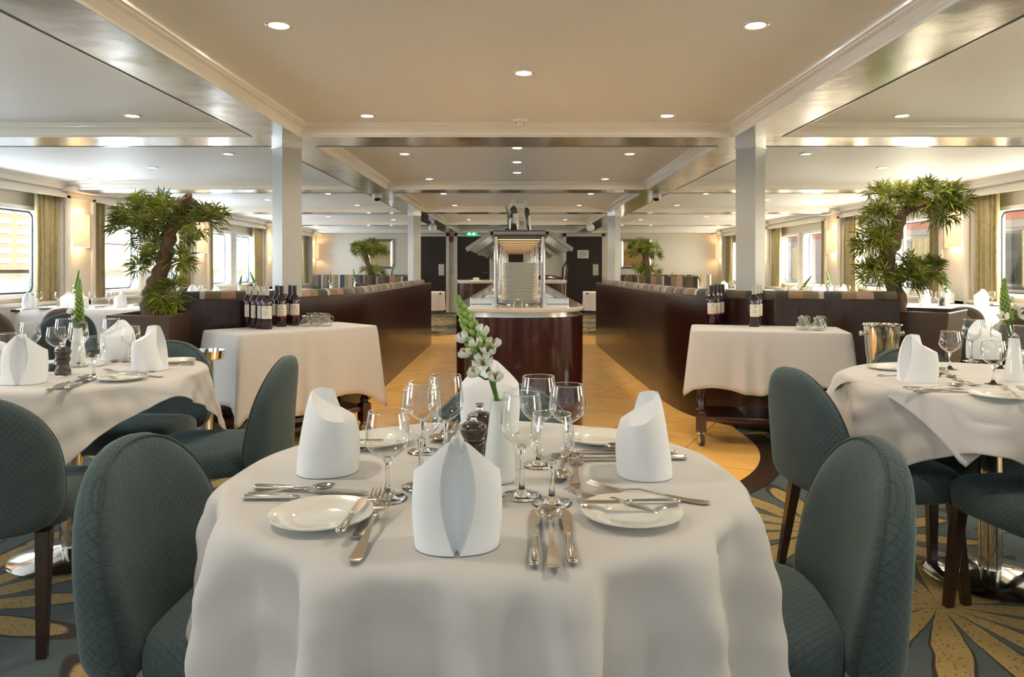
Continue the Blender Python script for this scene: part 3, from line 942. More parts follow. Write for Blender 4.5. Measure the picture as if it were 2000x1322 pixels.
# ------------------------------------------------------------------ buffet
BX = .018
t = thing('buffet_counter', 'long mahogany buffet counter with rounded stone topped end', 'buffet counter', (BX, 0, 0))
def dshape(hw, yf, ys, yb, n=28, e=2.4):
    p = []
    for i in range(n + 1):
        a = PI + PI * i / n
        c, s_ = math.cos(a), math.sin(a)
        p.append((hw * math.copysign(abs(c) ** (2 / e), c), ys + (ys - yf) * math.copysign(abs(s_) ** (2 / e), s_)))
    return p + [(hw, yb), (-hw, yb)]
q = B(); q.prism(dshape(.475, 5.02, 5.45, 12.3), 0, .835); obj('body', q, M['mahogany'], t, angle=30)
q = B(); q.prism(dshape(.44, 5.06, 5.45, 12.28), .835, .868); obj('band', q, M['brushed'], t, angle=30)
q = B(); q.prism(dshape(.485, 5.0, 5.45, 12.3), .868, .900); obj('stone_top', q, M['stone'], t, angle=30, bevel=.008)
q = B()
for x0, x1 in ((-.385, -.345), (.345, .385)): q.box(x0, x1, 5.62, 12.2, .90, .948)
q.box(-.385, .385, 5.60, 5.64, .90, .948); q.box(-.385, .385, 12.17, 12.2, .90, .948)
for y in (7.2, 8.85, 10.5): q.box(-.345, .345, y, y + .05, .90, .946)
obj('well_frame', q, M['brushed'], t, smooth=False, bevel=.004)
q = B(); q.box(-.345, .345, 5.64, 12.17, .900, .906); obj('well_floor', q, M['black_glass'], t, smooth=False)
# crumpled white covers lying in the wells
def lump(w_, l_, h_, seed):
    rnd = random.Random(seed); ph = [rnd.uniform(0, 6) for _ in range(6)]
    def fn(u, v):
        x, y = (u - .5) * w_, (v - .5) * l_
        e = max(0, 1 - (2 * abs(u - .5)) ** 4) * max(0, 1 - (2 * abs(v - .5)) ** 4)
        z = e * h_ * (.55 + .25 * math.sin(9 * u + ph[0]) * math.sin(7 * v + ph[1]) + .2 * math.sin(19 * u + ph[2] + 5 * v) + .12 * math.sin(23 * v + ph[3]))
        return (x, y, max(.001, z))
    return B().grid(fn, 26, 26)
for i, (x, y, ww, ll, hh, lb) in enumerate(((-.17, 6.35, .30, .9, .05, 'white crumpled linen cover in the near left buffet well'), (.18, 6.35, .28, .8, .05, 'white linen cover in the near right buffet well'),
                                     (-.17, 8.05, .30, .9, .12, 'white bunched linen in the second left buffet well'), (.17, 8.1, .28, .9, .06, 'white linen cover in the second right buffet well'))):
    tag(obj('linen_cover', lump(ww, ll, hh, i), M['napkin'], loc=(BX + x, y, .907), solid=.003, angle=180), lb, 'linen', 'linen covers in the buffet wells')

t = thing('buffet_canopy', 'metal framed heated canopy with angled glass wings over the buffet', 'canopy', (BX, 0, .90))
PY = [5.48, 7.2, 8.9, 10.6, 12.1]
for y in PY:
    for s_ in (-1, 1):
        for dy in (0, .11):
            q = B()
            q.tube([(s_ * .180, y + dy, .0), (s_ * .180, y + dy, .52)], .0145, 12)
            q.lathe([(.0, .012), (.028, .012), (.030, 0)], 14, s_ * .18, y + dy)
            obj('post', q, M['post'], t)
q = B()
# outline of the canopy section: flat middle, drooping wings
def sect(y0, y1, th=.028):
    top = [(-.405, .432), (-.225, .560), (.225, .560), (.405, .432)]
    bot = [(-.393, .408), (-.218, .533), (.218, .533), (.393, .408)]
    vs = [(x, y0, z) for x, z in top + bot[::-1]] + [(x, y1, z) for x, z in top + bot[::-1]]
    n = 8
    fs = [(i, (i + 1) % n, n + (i + 1) % n, n + i) for i in range(n)]
    fs += [(0, 1, 6, 7), (1, 2, 5, 6), (2, 3, 4, 5), (8 + 7, 8 + 6, 8 + 1, 8), (8 + 6, 8 + 5, 8 + 2, 8 + 1), (8 + 5, 8 + 4, 8 + 3, 8 + 2)]
    q.add(vs, fs)
for y in (5.42, 7.15, 8.88, 10.6, 12.15):
    sect(y, y + .05)
    if y > 6: sect(y - .14, y - .09)
for s in (-1, 1):
    q.box(*sorted((s * .195, s * .222)), 5.42, 12.2, .528, .556)
q.box(-.22, .22, 5.42, 12.2, .552, .560)
obj('frame', q, M['canopy'], t, smooth=False, bevel=.003)
for (ya, yb) in ((5.47, 7.01), (7.2, 8.74), (8.93, 10.46), (10.65, 12.1)):
    for s in (-1, 1):
        q = B()
        q.add([(s * .222, ya, .548), (s * .402, ya, .422), (s * .402, yb, .422), (s * .222, yb, .548),
               (s * .222, ya, .556), (s * .402, ya, .430), (s * .402, yb, .430), (s * .222, yb, .556)],
              [(0, 1, 2, 3), (4, 7, 6, 5), (0, 4, 5, 1), (1, 5, 6, 2), (2, 6, 7, 3), (3, 7, 4, 0)])
        obj('wing_panel', q, M['chrome'], t, smooth=False)
q = B(); q.box(-.19, .19, 5.6, 12.0, .545, .55)
obj('reflector', q, M['canopy'], t, smooth=False)
for i in range(12):
    y = 5.75 + .53 * i
    q = B(); q.box(-.185, .185, y, y + .06, .512, .545)
    hs = obj('slat', q, M['canopy'], t, smooth=False)
    q = B(); q.tube([(-.18, y + .2, .525), (.18, y + .2, .525)], .010, 8); obj('heat_tube', q, M['heat'], t)
hl = bpy.data.lights.new('heat_lamp', 'AREA'); hl.shape = 'RECTANGLE'; hl.size = .3; hl.size_y = 6.0; hl.energy = .5; hl.color = (1, .66, .32)
lo = bpy.data.objects.new('heat_lamp', hl); C.objects.link(lo); lo.location = (BX, 8.8, .90 + .50)
b = B(); b.box(-.20, .20, 5.5, 6.6, 0, .012)
tag(obj('glass_shelf', b, M['black_glass'], loc=(BX, 0, 1.4605), smooth=False, bevel=.002), 'black glass shelf on top of the buffet canopy', 'shelf')

# plate stack
def plate_mesh(r, h, n=40):
    q = B()
    q.lathe([(0, .004), (r * .50, .004), (r * .56, .006), (r * .62, .010), (r * .95, h), (r, h + .001), (r * .998, h - .0015), (r * .94, h - .004), (r * .62, .004), (r * .56, 0), (r * .5, 0), (0, .001)], n)
    return q
dp = Proto(tag(obj('dinner_plate', plate_mesh(.143, .020), M['china']), '', 'plate'))
rnd = random.Random(3)
for i in range(27):
    dp.put((BX + .003 + rnd.uniform(-.003, .003), 5.50 + rnd.uniform(-.003, .003), .9005 + i * .0116), 0, 'white dinner plate in the tall stack on the buffet end', 'dinner plates stacked on the buffet')
b = B(); b.tube([(.03 * math.cos(PI * i / 12), 0, .045 * math.sin(PI * i / 12)) for i in range(13)], .005, 8)
q = [(.16 * math.cos(2 * PI * i / 40), .16 + .158 * math.sin(2 * PI * i / 40), .004) for i in range(41)]
b.tube(q, .004, 6)
tag(obj('plate_guard', b, M['chrome'], loc=(BX - .012, 5.335, .902)), 'chrome ring with small hoop around the foot of the plate stack', 'plate holder')

# ------------------------------------------------------------------ bottles, jugs
import functools
@functools.lru_cache(None)
def text_geo(s, size):
    cu = bpy.data.curves.new('t', 'FONT'); cu.body = s; cu.size = size; cu.align_x = 'CENTER'; cu.resolution_u = 3
    o = bpy.data.objects.new('t', cu); C.objects.link(o)
    bpy.context.view_layer.update()
    dg = bpy.context.evaluated_depsgraph_get()
    me = o.evaluated_get(dg).to_mesh()
    v = [tuple(p.co) for p in me.vertices]; f = [tuple(p.vertices) for p in me.polygons]
    o.evaluated_get(dg).to_mesh_clear()
    bpy.data.objects.remove(o, do_unlink=True); bpy.data.curves.remove(cu)
    return v, f
BH = .285
def mk_bottle(kind, lines, body, caps, red):
    t = thing('wine_bottle', 'bottle', 'wine bottle')
    r = .0365; s = BH / .30
    q = B()
    q.lathe([(0, .004), (r * .6, .002), (r * .95, 0), (r, .006), (r, .185 * s), (r * .97, .200 * s), (r * .82, .215 * s), (r * .52, .230 * s), (r * .40, .240 * s), (r * .385, .29 * s), (.0, .29 * s)], 28)
    obj('body', q, body, t)
    q = B(); q.lathe([(r * .42, .236 * s if caps is M['capsule_white'] else .248 * s), (r * .43, .292 * s), (r * .46, .293 * s), (r * .46, .300 * s), (0, .3005 * s)], 24)
    obj('capsule', q, caps, t)
    def band(z0, z1, rr_, a=1.05): return B().grid(lambda u, v: (rr_ * math.sin((u - .5) * 2 * a), -rr_ * math.cos((u - .5) * 2 * a), z0 + (z1 - z0) * v), 20, 2)
    lb = obj('label', band(.075 * s, .165 * s, r + .0006), M['label'], t)
    if red: obj('label_band', band(.075 * s, .084 * s, r + .0009), M['label_red'], lb)
    tb = B()
    for (txt, size, z) in lines:
        v, f = text_geo(txt, size)
        tb.add([((r + .0012) * math.sin(x / r), -(r + .0012) * math.cos(x / r), z * s + y) for x, y, _ in v], f)
    for (x0, x1, z) in (((-.016, .018, .112), (-.018, .016, .104), (-.014, .016, .094)) if red else ((-.018, .012, .122), (-.018, .014, .113), (-.018, .006, .105))):
        xs = [x0 + (x1 - x0) * i / 6 for i in range(7)]
        tb.add([((r + .0012) * math.sin(x / r), -(r + .0012) * math.cos(x / r), z * s + d_) for x in xs for d_ in (0, .0016)], [(2 * i, 2 * i + 2, 2 * i + 3, 2 * i + 1) for i in range(6)])
    # small emblem
    tb.add([((r + .0012) * math.sin(x / r), -(r + .0012) * math.cos(x / r), .150 * s + y) for x, y in ((0, -.006), (.004, 0), (.003, .004), (-.003, .004), (-.004, 0))], [(0, 1, 2, 3, 4)])
    obj('lettering', tb, M['ink'], lb, smooth=False)
    return t
bot_red = Proto(mk_bottle('a', (('VANEL', .0125, .128),), M['wine'], M['capsule_dark'], True))
bot_pale = Proto(mk_bottle('b', (), M['wine'], M['capsule_white'], False))
bot_tall = Proto(mk_bottle('c', (), M['wine'], M['capsule_white'], False))
bot_green = Proto(mk_bottle('d', (), M['wine_green'], M['capsule_white'], False))

TZ = .772
def face(x, y): return math.atan2(x, -y) * 0 + math.atan2(-x, y) + 0    # turn the label towards the viewer side of the aisle
lt = 'on the left white trolley'
rowA = [(485, 641), (497.5, 643.5), (510, 645), (521, 646)]
for i, (px, py) in enumerate(rowA):
    x, y, z = P(px, py - 3, TZ); bot_pale.put((x, y, z), R(18) if i == 3 else R(40), 'pale capped red wine bottle, %s from the left %s' % (('first', 'second', 'third', 'fourth')[i], lt), 'pale capped bottles on the left trolley')
for (px, py, lb) in ((541, 639, 'black capped red wine bottle behind the pale capped ones'), (549.5, 641.0, 'black capped red wine bottle third from the right'), (566.5, 637, 'black capped red wine bottle at the back beside the carafes'), (575, 639, 'black capped red wine bottle nearest the glass carafes')):
    x, y, z = P(px, py - 3, TZ); bot_red.put((x, y, z), R(22), lb + ' ' + lt, 'black capped bottles on the left trolley')
rt = 'on the right white trolley'
for i, (px, py) in enumerate(((1390, 636), (1397.5, 634.8), (1405, 633.0), (1411, 631.2))):
    x, y, z = P(px, py - 3, TZ); bot_red.put((x, y, z), R(-8), 'black capped red wine bottle, %s of the left row %s' % (('front one', 'second', 'third', 'rear one')[i], rt), 'black capped bottles on the right trolley')
for i, (px, py) in enumerate(((1473, 641), (1479, 638.5), (1484.5, 636))):
    x, y, z = P(px, py - 3, TZ); bot_pale.put((x, y, z), R(-8), 'pale labelled red wine bottle, %s of three by the carafes %s' % (('front', 'middle', 'rear')[i], rt), 'pale labelled bottles on the right trolley')
def mk_jug():
    t = thing('glass_carafe', 'carafe', 'carafe')
    q = B(); k = [(.0, .001), (.030, .001), (.036, .006), (.038, .020), (.034, .036), (.024, .052), (.020, .060), (.021, .070), (.024, .078)]
    n = 28
    def fn(u, v):
        r, z = k[int(round(v * (len(k) - 1)))]
        a = 2 * PI * u; rr_ = r * (1 + .05 * math.cos(10 * a + z * 30) * (1 if .004 < z < .055 else 0))
        sp_ = .008 * sstep(.062, .078, z) * max(0, math.cos(a - PI)) ** 6
        return ((rr_ + sp_) * math.cos(a), (rr_ + sp_) * math.sin(a), z)
    q.grid(fn, 40, len(k), cu=True); obj('body', q, M['jar'], t, angle=180)
    q = B(); q.tube([(.021, 0, .066), (.036, 0, .070), (.046, 0, .058), (.044, 0, .042), (.034, 0, .034)], .0038, 8); obj('handle', q, M['jar'], t)
    return t
jug = Proto(mk_jug())
for i, (px, py, lb) in enumerate(((597, 637.5, 'front row left'), (616, 636.5, 'front row middle'), (638, 637, 'front row right, its handle towards the aisle'), (606, 631.5, 'back row left'), (621, 631, 'back row middle'), (633, 631.5, 'back row right'))):
    x, y, z = P(px, py, TZ); jug.put((x, y, z), R(12), 'small glass carafe on the left white trolley, %s' % lb, 'carafes on the left trolley', scale=1.0)
for i, (px, py, lb) in enumerate(((1567, 645, 'front left'), (1597, 646, 'front right'), (1571, 641, 'rear left'), (1602, 642, 'rear right'))):
    x, y, z = P(px, py, TZ); jug.put((x, y, z), R(20), 'small fluted glass carafe on the right white trolley, %s of four' % lb, 'carafes on the right trolley', scale=1.12)

# on the buffet canopy
bot_tall.put((BX - .005 - .04, 5.78, 1.4728), R(50), 'red wine bottle standing in front of the menu card on the buffet shelf', scale=(.95, .95, .91))
bot_green.put((BX + .062, 6.05, 1.4728), R(80), 'green white wine bottle behind the menu card on the buffet shelf', scale=(.95, .95, .95))
t = thing('menu_card', 'white menu card with script and emblem standing on the buffet shelf', 'menu card', (BX + .008, 5.95, 1.4728), R(4))
q = B(); q.add([(-.085, .06, .245), (-.055, -.02, 0), (.062, -.02, 0), (.03, .06, .245), (-.085, .062, .245), (-.055, -.016, 0), (.062, -.016, 0), (.03, .062, .245)], [(0, 1, 2, 3), (7, 6, 5, 4), (0, 4, 5, 1), (2, 6, 7, 3), (1, 5, 6, 2), (0, 3, 7, 4)])
cardo = obj('card', q, M['paper'], t, smooth=False)
q = B()
def cardp(u, v): # u across 0..1, v up 0..1
    return (-.055 + .117 * u - .031 * v, -.02 + .08 * v - .0012, .245 * v)
for v0 in (.82, .76, .70, .50): q.add([cardp(.40, v0), cardp(.9, v0), cardp(.9, v0 + .012), cardp(.40, v0 + .012)], [(0, 1, 2, 3)])
q.tube([cardp(.66 + .16 * math.cos(a * .55) * (1 - a / 22), .33 + .09 * math.sin(a * .55) * (1 - a / 22)) for a in range(18)], .0025, 5)
obj('lettering', q, M['gold'], cardo, smooth=False)
t = thing('black_vase', 'small black square vase with green stems on the buffet shelf', 'vase', (BX - .085, 5.84, 1.4728))
q = B(); q.box(-.03, .02, -.02, .03, 0, .03); obj('pot', q, M['black'], t, smooth=False, bevel=.003)
q = B(); q.tube([(.01, 0, .02), (.013, 0, .08), (.0, 0, .13), (-.028, .01, .215)], [.009, .012, .009, .004], 7)
for i in range(18): q.lathe([(0, -.008), (.006, 0), (0, .010)], 6, .012 * math.cos(i * 2.4), .012 * math.sin(i * 2.4), z0=.04 + .005 * i)
obj('flower_stem', q, M['stem'], t)

# ------------------------------------------------------------------ round serving station behind the buffet
t = thing('serving_station', 'wide dark serving station with pale marble top behind the buffet', 'serving station', (-.1, 14.2, 0))
q = B(); pth = [(-1.08, 1.2), (-1.10, .5), (-1.0, .12), (-.75, 0), (.75, 0), (1.0, .12), (1.08, .5), (1.08, 1.2)]
q.prism(catmull(pth, 6), 0, .885); obj('body', q, M['mahogany'], t, angle=40)
q = B(); q.prism([(x * 1.04, y * 1.03 - .03) for x, y in catmull(pth, 6)], .885, .95); obj('top', q, M['stone'], t, angle=40, bevel=.01)
b = B(); b.box(-.06, .06, -.05, .05, 0, .05)
tag(obj('napkin_box', b, M['cream'], loc=((930 - VX) * 14.4 / FPX, 14.4, .951), smooth=False, bevel=.01), 'small cream box on the serving station left of the buffet', 'box')
t = thing('wooden_armchair', 'dark wooden armchair with curved arm by the far cream wall', 'chair', (.90, 17.2, 0))
q = B(); q.box(-.55, .22, -.22, .25, .38, .47); obj('seat', q, M['leg_wood'], t, smooth=False, bevel=.02)
q = B(); q.grid(lambda u, v: (-.55 + .72 * u, .22, .47 + (.50 + .06 * math.sin(PI * u)) * v), 14, 4); obj('backrest', q, M['leg_wood'], t, solid=.04)
q = B(); q.tube([(.18, -.1, .45), (.20, -.05, .75), (.28, 0, 1.0), (.30, .05, 1.2), (.27, .06, 1.34), (.20, .1, 1.2), (.19, .2, .9)], .025, 8); obj('arm', q, M['black'], t)
for x, y in ((-.5, -.18), (.18, -.18), (-.5, .2), (.18, .2)):
    q = B(); q.tube([(x, y, 0), (x, y, .39)], [.018, .025], 6); obj('leg', q, M['leg_wood'], t)

# ------------------------------------------------------------------ trolleys with white cloths
def trolley(c, ang, hw, hd, drop, lab, cl):
    t = thing('serving_trolley', lab, 'trolley', (c[0], c[1], 0), ang)
    q = B(); q.box(-hw + .03, hw - .03, -hd + .03, hd - .03, .74, .766); obj('top', q, M['mahogany'], t, smooth=False)
    q = B(); q.box(-hw + .05, hw - .05, -hd + .05, hd - .05, .165, .20); obj('shelf', q, M['mahogany'], t, smooth=False, bevel=.006)
    for sx_ in (-1, 1):
        for sy in (-1, 1):
            x, y = sx_ * (hw - .065), sy * (hd - .065)
            q = B(); q.lathe([(.0, .09), (.030, .09), (.032, .16), (.034, .22), (.026, .235), (.034, .25), (.022, .27), (.026, .36), (.028, .5), (.026, .74)], 14, x, y)
            q.box(x - .034, x + .034, y - .034, y + .034, .10, .22)
            obj('leg', q, M['mahogany'], t)
            q = B(); q.lathe([(0, -.013), (.040, -.013), (.045, -.008), (.045, .008), (.040, .013), (0, .013)], 18)
            q.xf(Matrix.Translation((x, y - .01, .046)) @ Matrix.Rotation(R(20), 4, 'Z') @ Matrix.Rotation(R(90), 4, 'Y'))
            wh = obj('caster', q, M['rubber'], t)
            q = B(); q.lathe([(0, -.015), (.028, -.015), (.028, .015), (0, .015)], 14); q.xf(Matrix.Translation((x, y - .01, .046)) @ Matrix.Rotation(R(20), 4, 'Z') @ Matrix.Rotation(R(90), 4, 'Y'))
            q.box(x - .02, x + .02, y - .025, y + .025, .078, .10)
            obj('wheel_hub', q, M['chrome'], wh)
    # cloth draped: superelliptic outline walked round, ripples growing with the drop, corners pulled out
    q = B(); n = 168; rings = []
    per = []
    for i in range(n):
        a = 2 * PI * i / n + .0001
        ca, sa = math.cos(a), math.sin(a)
        k = 1 / max(abs(ca) / hw, abs(sa) / hd)
        x, y = ca * k, sa * k
        cor = (min(abs(x) / hw, 1) * min(abs(y) / hd, 1)) ** 10
        per.append((x, y, a, cor))
    vs = [(0, 0, TZ)]
    levels = [(.5, 0), (.9, 0), (.985, -.0), (1.0, -.006), (1.006, -.02)]
    for f, dz in levels: rings.append([(x * f, y * f, TZ + dz) for x, y, a, c_ in per])
    for j in range(1, 13):
        tt = j / 12; ring = []
        for i, (x, y, a, cor) in enumerate(per):
            L_ = drop * (1 + .10 * math.sin(3 * a + 1) * tt) * (1 + .30 * cor)
            out = .006 + tt * (.018 + .016 * math.sin(a * 11 + 2 * math.sin(a * 3)) + .075 * cor)
            nx, ny = (math.copysign(1, x) if abs(x) / hw > .999 else 0), (math.copysign(1, y) if abs(y) / hd > .999 else 0)
            if cor > .2: nx, ny = math.copysign(.8, x), math.copysign(.8, y)
            ring.append((x + nx * out, y + ny * out, TZ - .02 - (L_ - .02) * tt))
        rings.append(ring)
    for r_ in rings: vs += r_
    fs = [(0, 1 + i, 1 + (i + 1) % n) for i in range(n)]
    for j in range(len(rings) - 1):
        for i in range(n):
            fs.append((1 + j * n + i, 1 + (j + 1) * n + i, 1 + (j + 1) * n + (i + 1) % n, 1 + j * n + (i + 1) % n))
    q.add(vs, fs)
    o = obj('tablecloth', q, M['cloth'], None, (c[0], c[1], 0), (0, 0, ang), solid=.002, angle=180)
    tag(o, cl, 'tablecloth')
trolley((-1.53, 4.93), R(47), .51, .255, .50, 'mahogany serving trolley on casters under the cloth, left of the buffet', 'white cloth draped over the left trolley of wine and carafes')
trolley((1.68, 4.86), R(-14), .49, .25, .375, 'mahogany serving trolley on casters with lower shelf, right of the buffet', 'white cloth draped over the right trolley with two rows of bottles')

# ------------------------------------------------------------------ planters and bonsai trees
def planter(corners, zt, inset, lab):
    # corners: four top corners (x,y) anticlockwise
    cx = sum(p[0] for p in corners) / 4; cy = sum(p[1] for p in corners) / 4
    t = thing('planter', lab, 'planter', (cx, cy, 0))
    loc = [(x - cx, y - cy) for x, y in corners]
    def ring(f, z): return [(x * f, y * f, z) for x, y in loc]
    q = B(); rg = [ring(inset, 0), ring(1, zt), ring(.93, zt), ring(.91, zt - .07)]
    vs = [p for r_ in rg for p in r_]
    fs = [(j * 4 + i, j * 4 + (i + 1) % 4, j * 4 + 4 + (i + 1) % 4, j * 4 + 4 + i) for j in range(3) for i in range(4)] + [(3, 2, 1, 0)]
    q.add(vs, fs); obj('box', q, M['planter'], t, smooth=False, bevel=.006)
    q = B(); q.add(ring(.915, zt - .05), [(0, 1, 2, 3)]); obj('soil', q, M['soil'], t, smooth=False)
    return (cx, cy, zt - .05)
def leaf_clump(q, c, rad, n, rnd, flat=1.0, ll=.10):
    """n rosettes of narrow leaves spread through an ellipsoid"""
    for i in range(n):
        while True:
            d = Vector((rnd.uniform(-1, 1), rnd.uniform(-1, 1), rnd.uniform(-1, 1)))
            if .25 < d.length < 1: break
        p = Vector(c) + Vector((d.x * rad[0], d.y * rad[1], d.z * rad[2]))
        ax = (Vector((d.x, d.y, d.z * flat + .35))).normalized()
        s1 = ax.orthogonal().normalized(); s2 = ax.cross(s1)
        k = rnd.randint(13, 18)
        for m in range(k):
            a = 2.4 * m + rnd.uniform(-.3, .3); up = rnd.uniform(.15, 1.3)
            dr = (s1 * math.cos(a) + s2 * math.sin(a) + ax * up).normalized()
            sd = dr.cross(ax)
            if sd.length < .05: continue
            sd.normalize()
            L_ = ll * rnd.uniform(.65, 1.15); w_ = L_ * .052
            p0 = p - ax * .02 + ax * .05 * (m / k); p1 = p0 + dr * L_ * .45 + ax * .004; p2 = p0 + dr * L_ + Vector((0, 0, -.12 * L_))
            q.add([p0, p1 - sd * w_, p1 + sd * w_, p2], [(0, 1, 3), (0, 3, 2)])
def bonsai(base, trunk, clumps, lab, seed, branches=(), knot=None, S=1.0, ll=.10):
    t = thing('podocarpus_bonsai', lab, 'plant', base)
    rnd = random.Random(seed)
    q = B()
    pts = catmull([(p[0], p[2]) for p in trunk], 6); zz = catmull([(p[1], p[3]) for p in trunk], 6)
    tp = [(a[0], c[0], a[1]) for a, c in zip(pts, zz)]; rd = [c[1] for c in zz]
    n = 14; P0 = [Vector(p) for p in tp]
    q.tube(tp, rd, n)
    q.v = [(x + .007 * math.sin(z * 55 + y * 80 + x * 60), y + .007 * math.sin(z * 48 + x * 90), z) for x, y, z in q.v]
    for (p0, p1, r_) in branches: q.tube([p0, ((Vector(p0) + Vector(p1)) / 2 + Vector((0, 0, .02))), p1], [r_, r_ * .8, r_ * .5], 8)
    if knot:
        for (kc, kr) in knot:
            def fn(u, v):
                th = PI * v; ph = 2 * PI * u
                r_ = kr * (1 + .25 * math.sin(3 * ph + 4 * th) + .2 * math.sin(5 * th + 2 * ph))
                return (kc[0] + r_ * math.sin(th) * math.cos(ph), kc[1] + r_ * math.sin(th) * math.sin(ph), kc[2] + r_ * math.cos(th))
            q.grid(fn, 16, 12, cu=True)
    obj('trunk', q, M['bark'], t, angle=180)
    q = B()
    for (c, rad, k) in clumps: leaf_clump(q, c, rad, k, rnd, ll=ll)
    obj('foliage', q, M['leaf'], t, smooth=False)
c1 = planter([(-2.63, 4.60), (-2.20, 4.56), (-2.25, 5.10), (-2.68, 5.12)], .88, .72, 'brown tapered square planter holding the left bonsai beside the curved banquette')
c2 = planter([(2.42, 5.25), (2.89, 4.82), (3.30, 5.27), (2.83, 5.70)], .88, .72, 'brown tapered square planter holding the right bonsai behind the ice bucket')
# left tree, trunk points: (x, y, z, radius) relative to the soil
def W(px, py, y, base): return ((px - VX) * y / FPX - base[0], y - base[1], CH - (py - VY) * y / FPX - base[2])
yl = 4.83
bl_ = ((299 - VX) * yl / FPX, yl, c1[2])
def tr(px, py, r_, dy=0, y=yl, base=None):
    a = W(px, py, y, base); return (a[0], a[1] + dy, a[2], r_)
T = lambda px, py, r_: tr(px, py, r_, 0, yl, bl_)
K = lambda px, py, rx, rz, n, dy=0: ((W(px, py, yl, bl_)[0], dy, W(px, py, yl, bl_)[2]), (rx * yl / FPX, .8 * rx * yl / FPX + .03, rz * yl / FPX), n)
bonsai(bl_, [(0, 0, -.02, .075), T(298, 590, .072), T(303, 560, .062), T(316, 525, .050), T(325, 490, .045), T(333, 455, .042), T(345, 425, .040), T(362, 402, .04)],
       [K(285, 420, 55, 32, 46), K(330, 410, 40, 26, 20), K(390, 425, 48, 26, 40), K(255, 445, 30, 26, 18), K(282, 468, 32, 18, 12, .06), K(345, 462, 14, 14, 5, .08), K(292, 502, 24, 18, 14, .05), K(275, 520, 18, 10, 6), K(352, 505, 20, 20, 11, .03), K(340, 572, 28, 26, 26, -.05), K(328, 598, 18, 10, 8, -.06)],
       'podocarpus bonsai with gnarled stump on top in the left planter', 11,
       [(W(335, 450, yl, bl_), W(270, 430, yl, bl_), .022), (W(340, 440, yl, bl_), W(410, 430, yl, bl_), .022), (W(318, 530, yl, bl_), W(345, 510, yl, bl_), .014), (W(300, 590, yl, bl_), W(338, 580, yl, bl_), .014)],
       [((W(365, 398, yl, bl_)[0], 0, W(365, 398, yl, bl_)[2]), .055), ((W(352, 408, yl, bl_)[0], -.02, W(352, 408, yl, bl_)[2]), .04)], ll=.09)
yr = 5.15
br_ = ((1752 - VX) * yr / FPX, yr, c2[2])
T = lambda px, py, r_: tr(px, py, r_, 0, yr, br_)
K = lambda px, py, rx, rz, n, dy=0: ((W(px, py, yr, br_)[0], dy, W(px, py, yr, br_)[2]), (rx * yr / FPX, .8 * rx * yr / FPX + .03, rz * yr / FPX), n)
bonsai(br_, [(0, 0, -.02, .060), T(1752, 585, .058), T(1744, 555, .050), T(1735, 520, .045), T(1733, 495, .052), T(1743, 475, .058), T(1750, 450, .045), T(1760, 425, .035), T(1775, 405, .022)],
       [K(1735, 385, 42, 24, 30), K(1800, 385, 45, 26, 40), K(1850, 390, 38, 26, 32), K(1720, 420, 30, 16, 16), K(1840, 415, 34, 16, 14), K(1700, 470, 30, 20, 28), K(1728, 458, 25, 14, 10), K(1712, 535, 32, 22, 26), K(1760, 520, 30, 18, 18), K(1800, 530, 32, 22, 28), K(1765, 545, 35, 14, 16, -.05)],
       'podocarpus bonsai with twisting trunk in the right planter', 12,
       [(W(1755, 430, yr, br_), W(1715, 405, yr, br_), .018), (W(1765, 415, yr, br_), W(1840, 395, yr, br_), .02), (W(1743, 478, yr, br_), W(1700, 470, yr, br_), .02), (W(1735, 520, yr, br_), W(1712, 540, yr, br_), .014), (W(1738, 530, yr, br_), W(1800, 535, yr, br_), .014)])
for (px, sgn, seed, lab, pl_) in ((727, -1, 5, 'podocarpus bonsai in front of the left framed picture', 'brown planter of the far left bonsai, mostly behind the banquette'), (1266, 1, 6, 'podocarpus bonsai in front of the right framed picture', 'brown planter of the far right bonsai, mostly behind the banquette')):
    y = 14.4; x = (px - VX) * y / FPX
    c = planter([(x - .28, y - .28), (x + .28, y - .28), (x + .28, y + .28), (x - .28, y + .28)], .88, .72, pl_)
    bs = (x, y, c[2])
    Kf = lambda px, py, rx, rz, n: ((W(px, py, y, bs)[0], 0, W(px, py, y, bs)[2]), (rx * y / FPX, rx * y / FPX * .8, rz * y / FPX), n)
    Tf = lambda px, py, r_: tr(px, py, r_, 0, y, bs)
    if sgn < 0:
        bonsai(bs, [(0, 0, -.02, .07), Tf(727, 545, .07), Tf(722, 525, .06), Tf(716, 508, .05), Tf(716, 492, .05)],
               [Kf(705, 485, 16, 9, 24), Kf(722, 480, 16, 8, 24), Kf(738, 488, 14, 8, 18), Kf(715, 495, 10, 7, 8), Kf(737, 530, 12, 9, 18), Kf(716, 528, 7, 5, 6)], lab, seed, ll=.15)
    else:
        bonsai(bs, [(0, 0, -.02, .07), Tf(1265, 545, .07), Tf(1264, 520, .06), Tf(1260, 500, .06), Tf(1256, 488, .05)],
               [Kf(1248, 480, 16, 8, 24), Kf(1268, 482, 16, 9, 26), Kf(1243, 495, 9, 7, 10), Kf(1280, 495, 8, 8, 10), Kf(1250, 520, 10, 9, 14), Kf(1275, 530, 11, 9, 16), Kf(1262, 525, 9, 7, 8)], lab, seed, ll=.15)

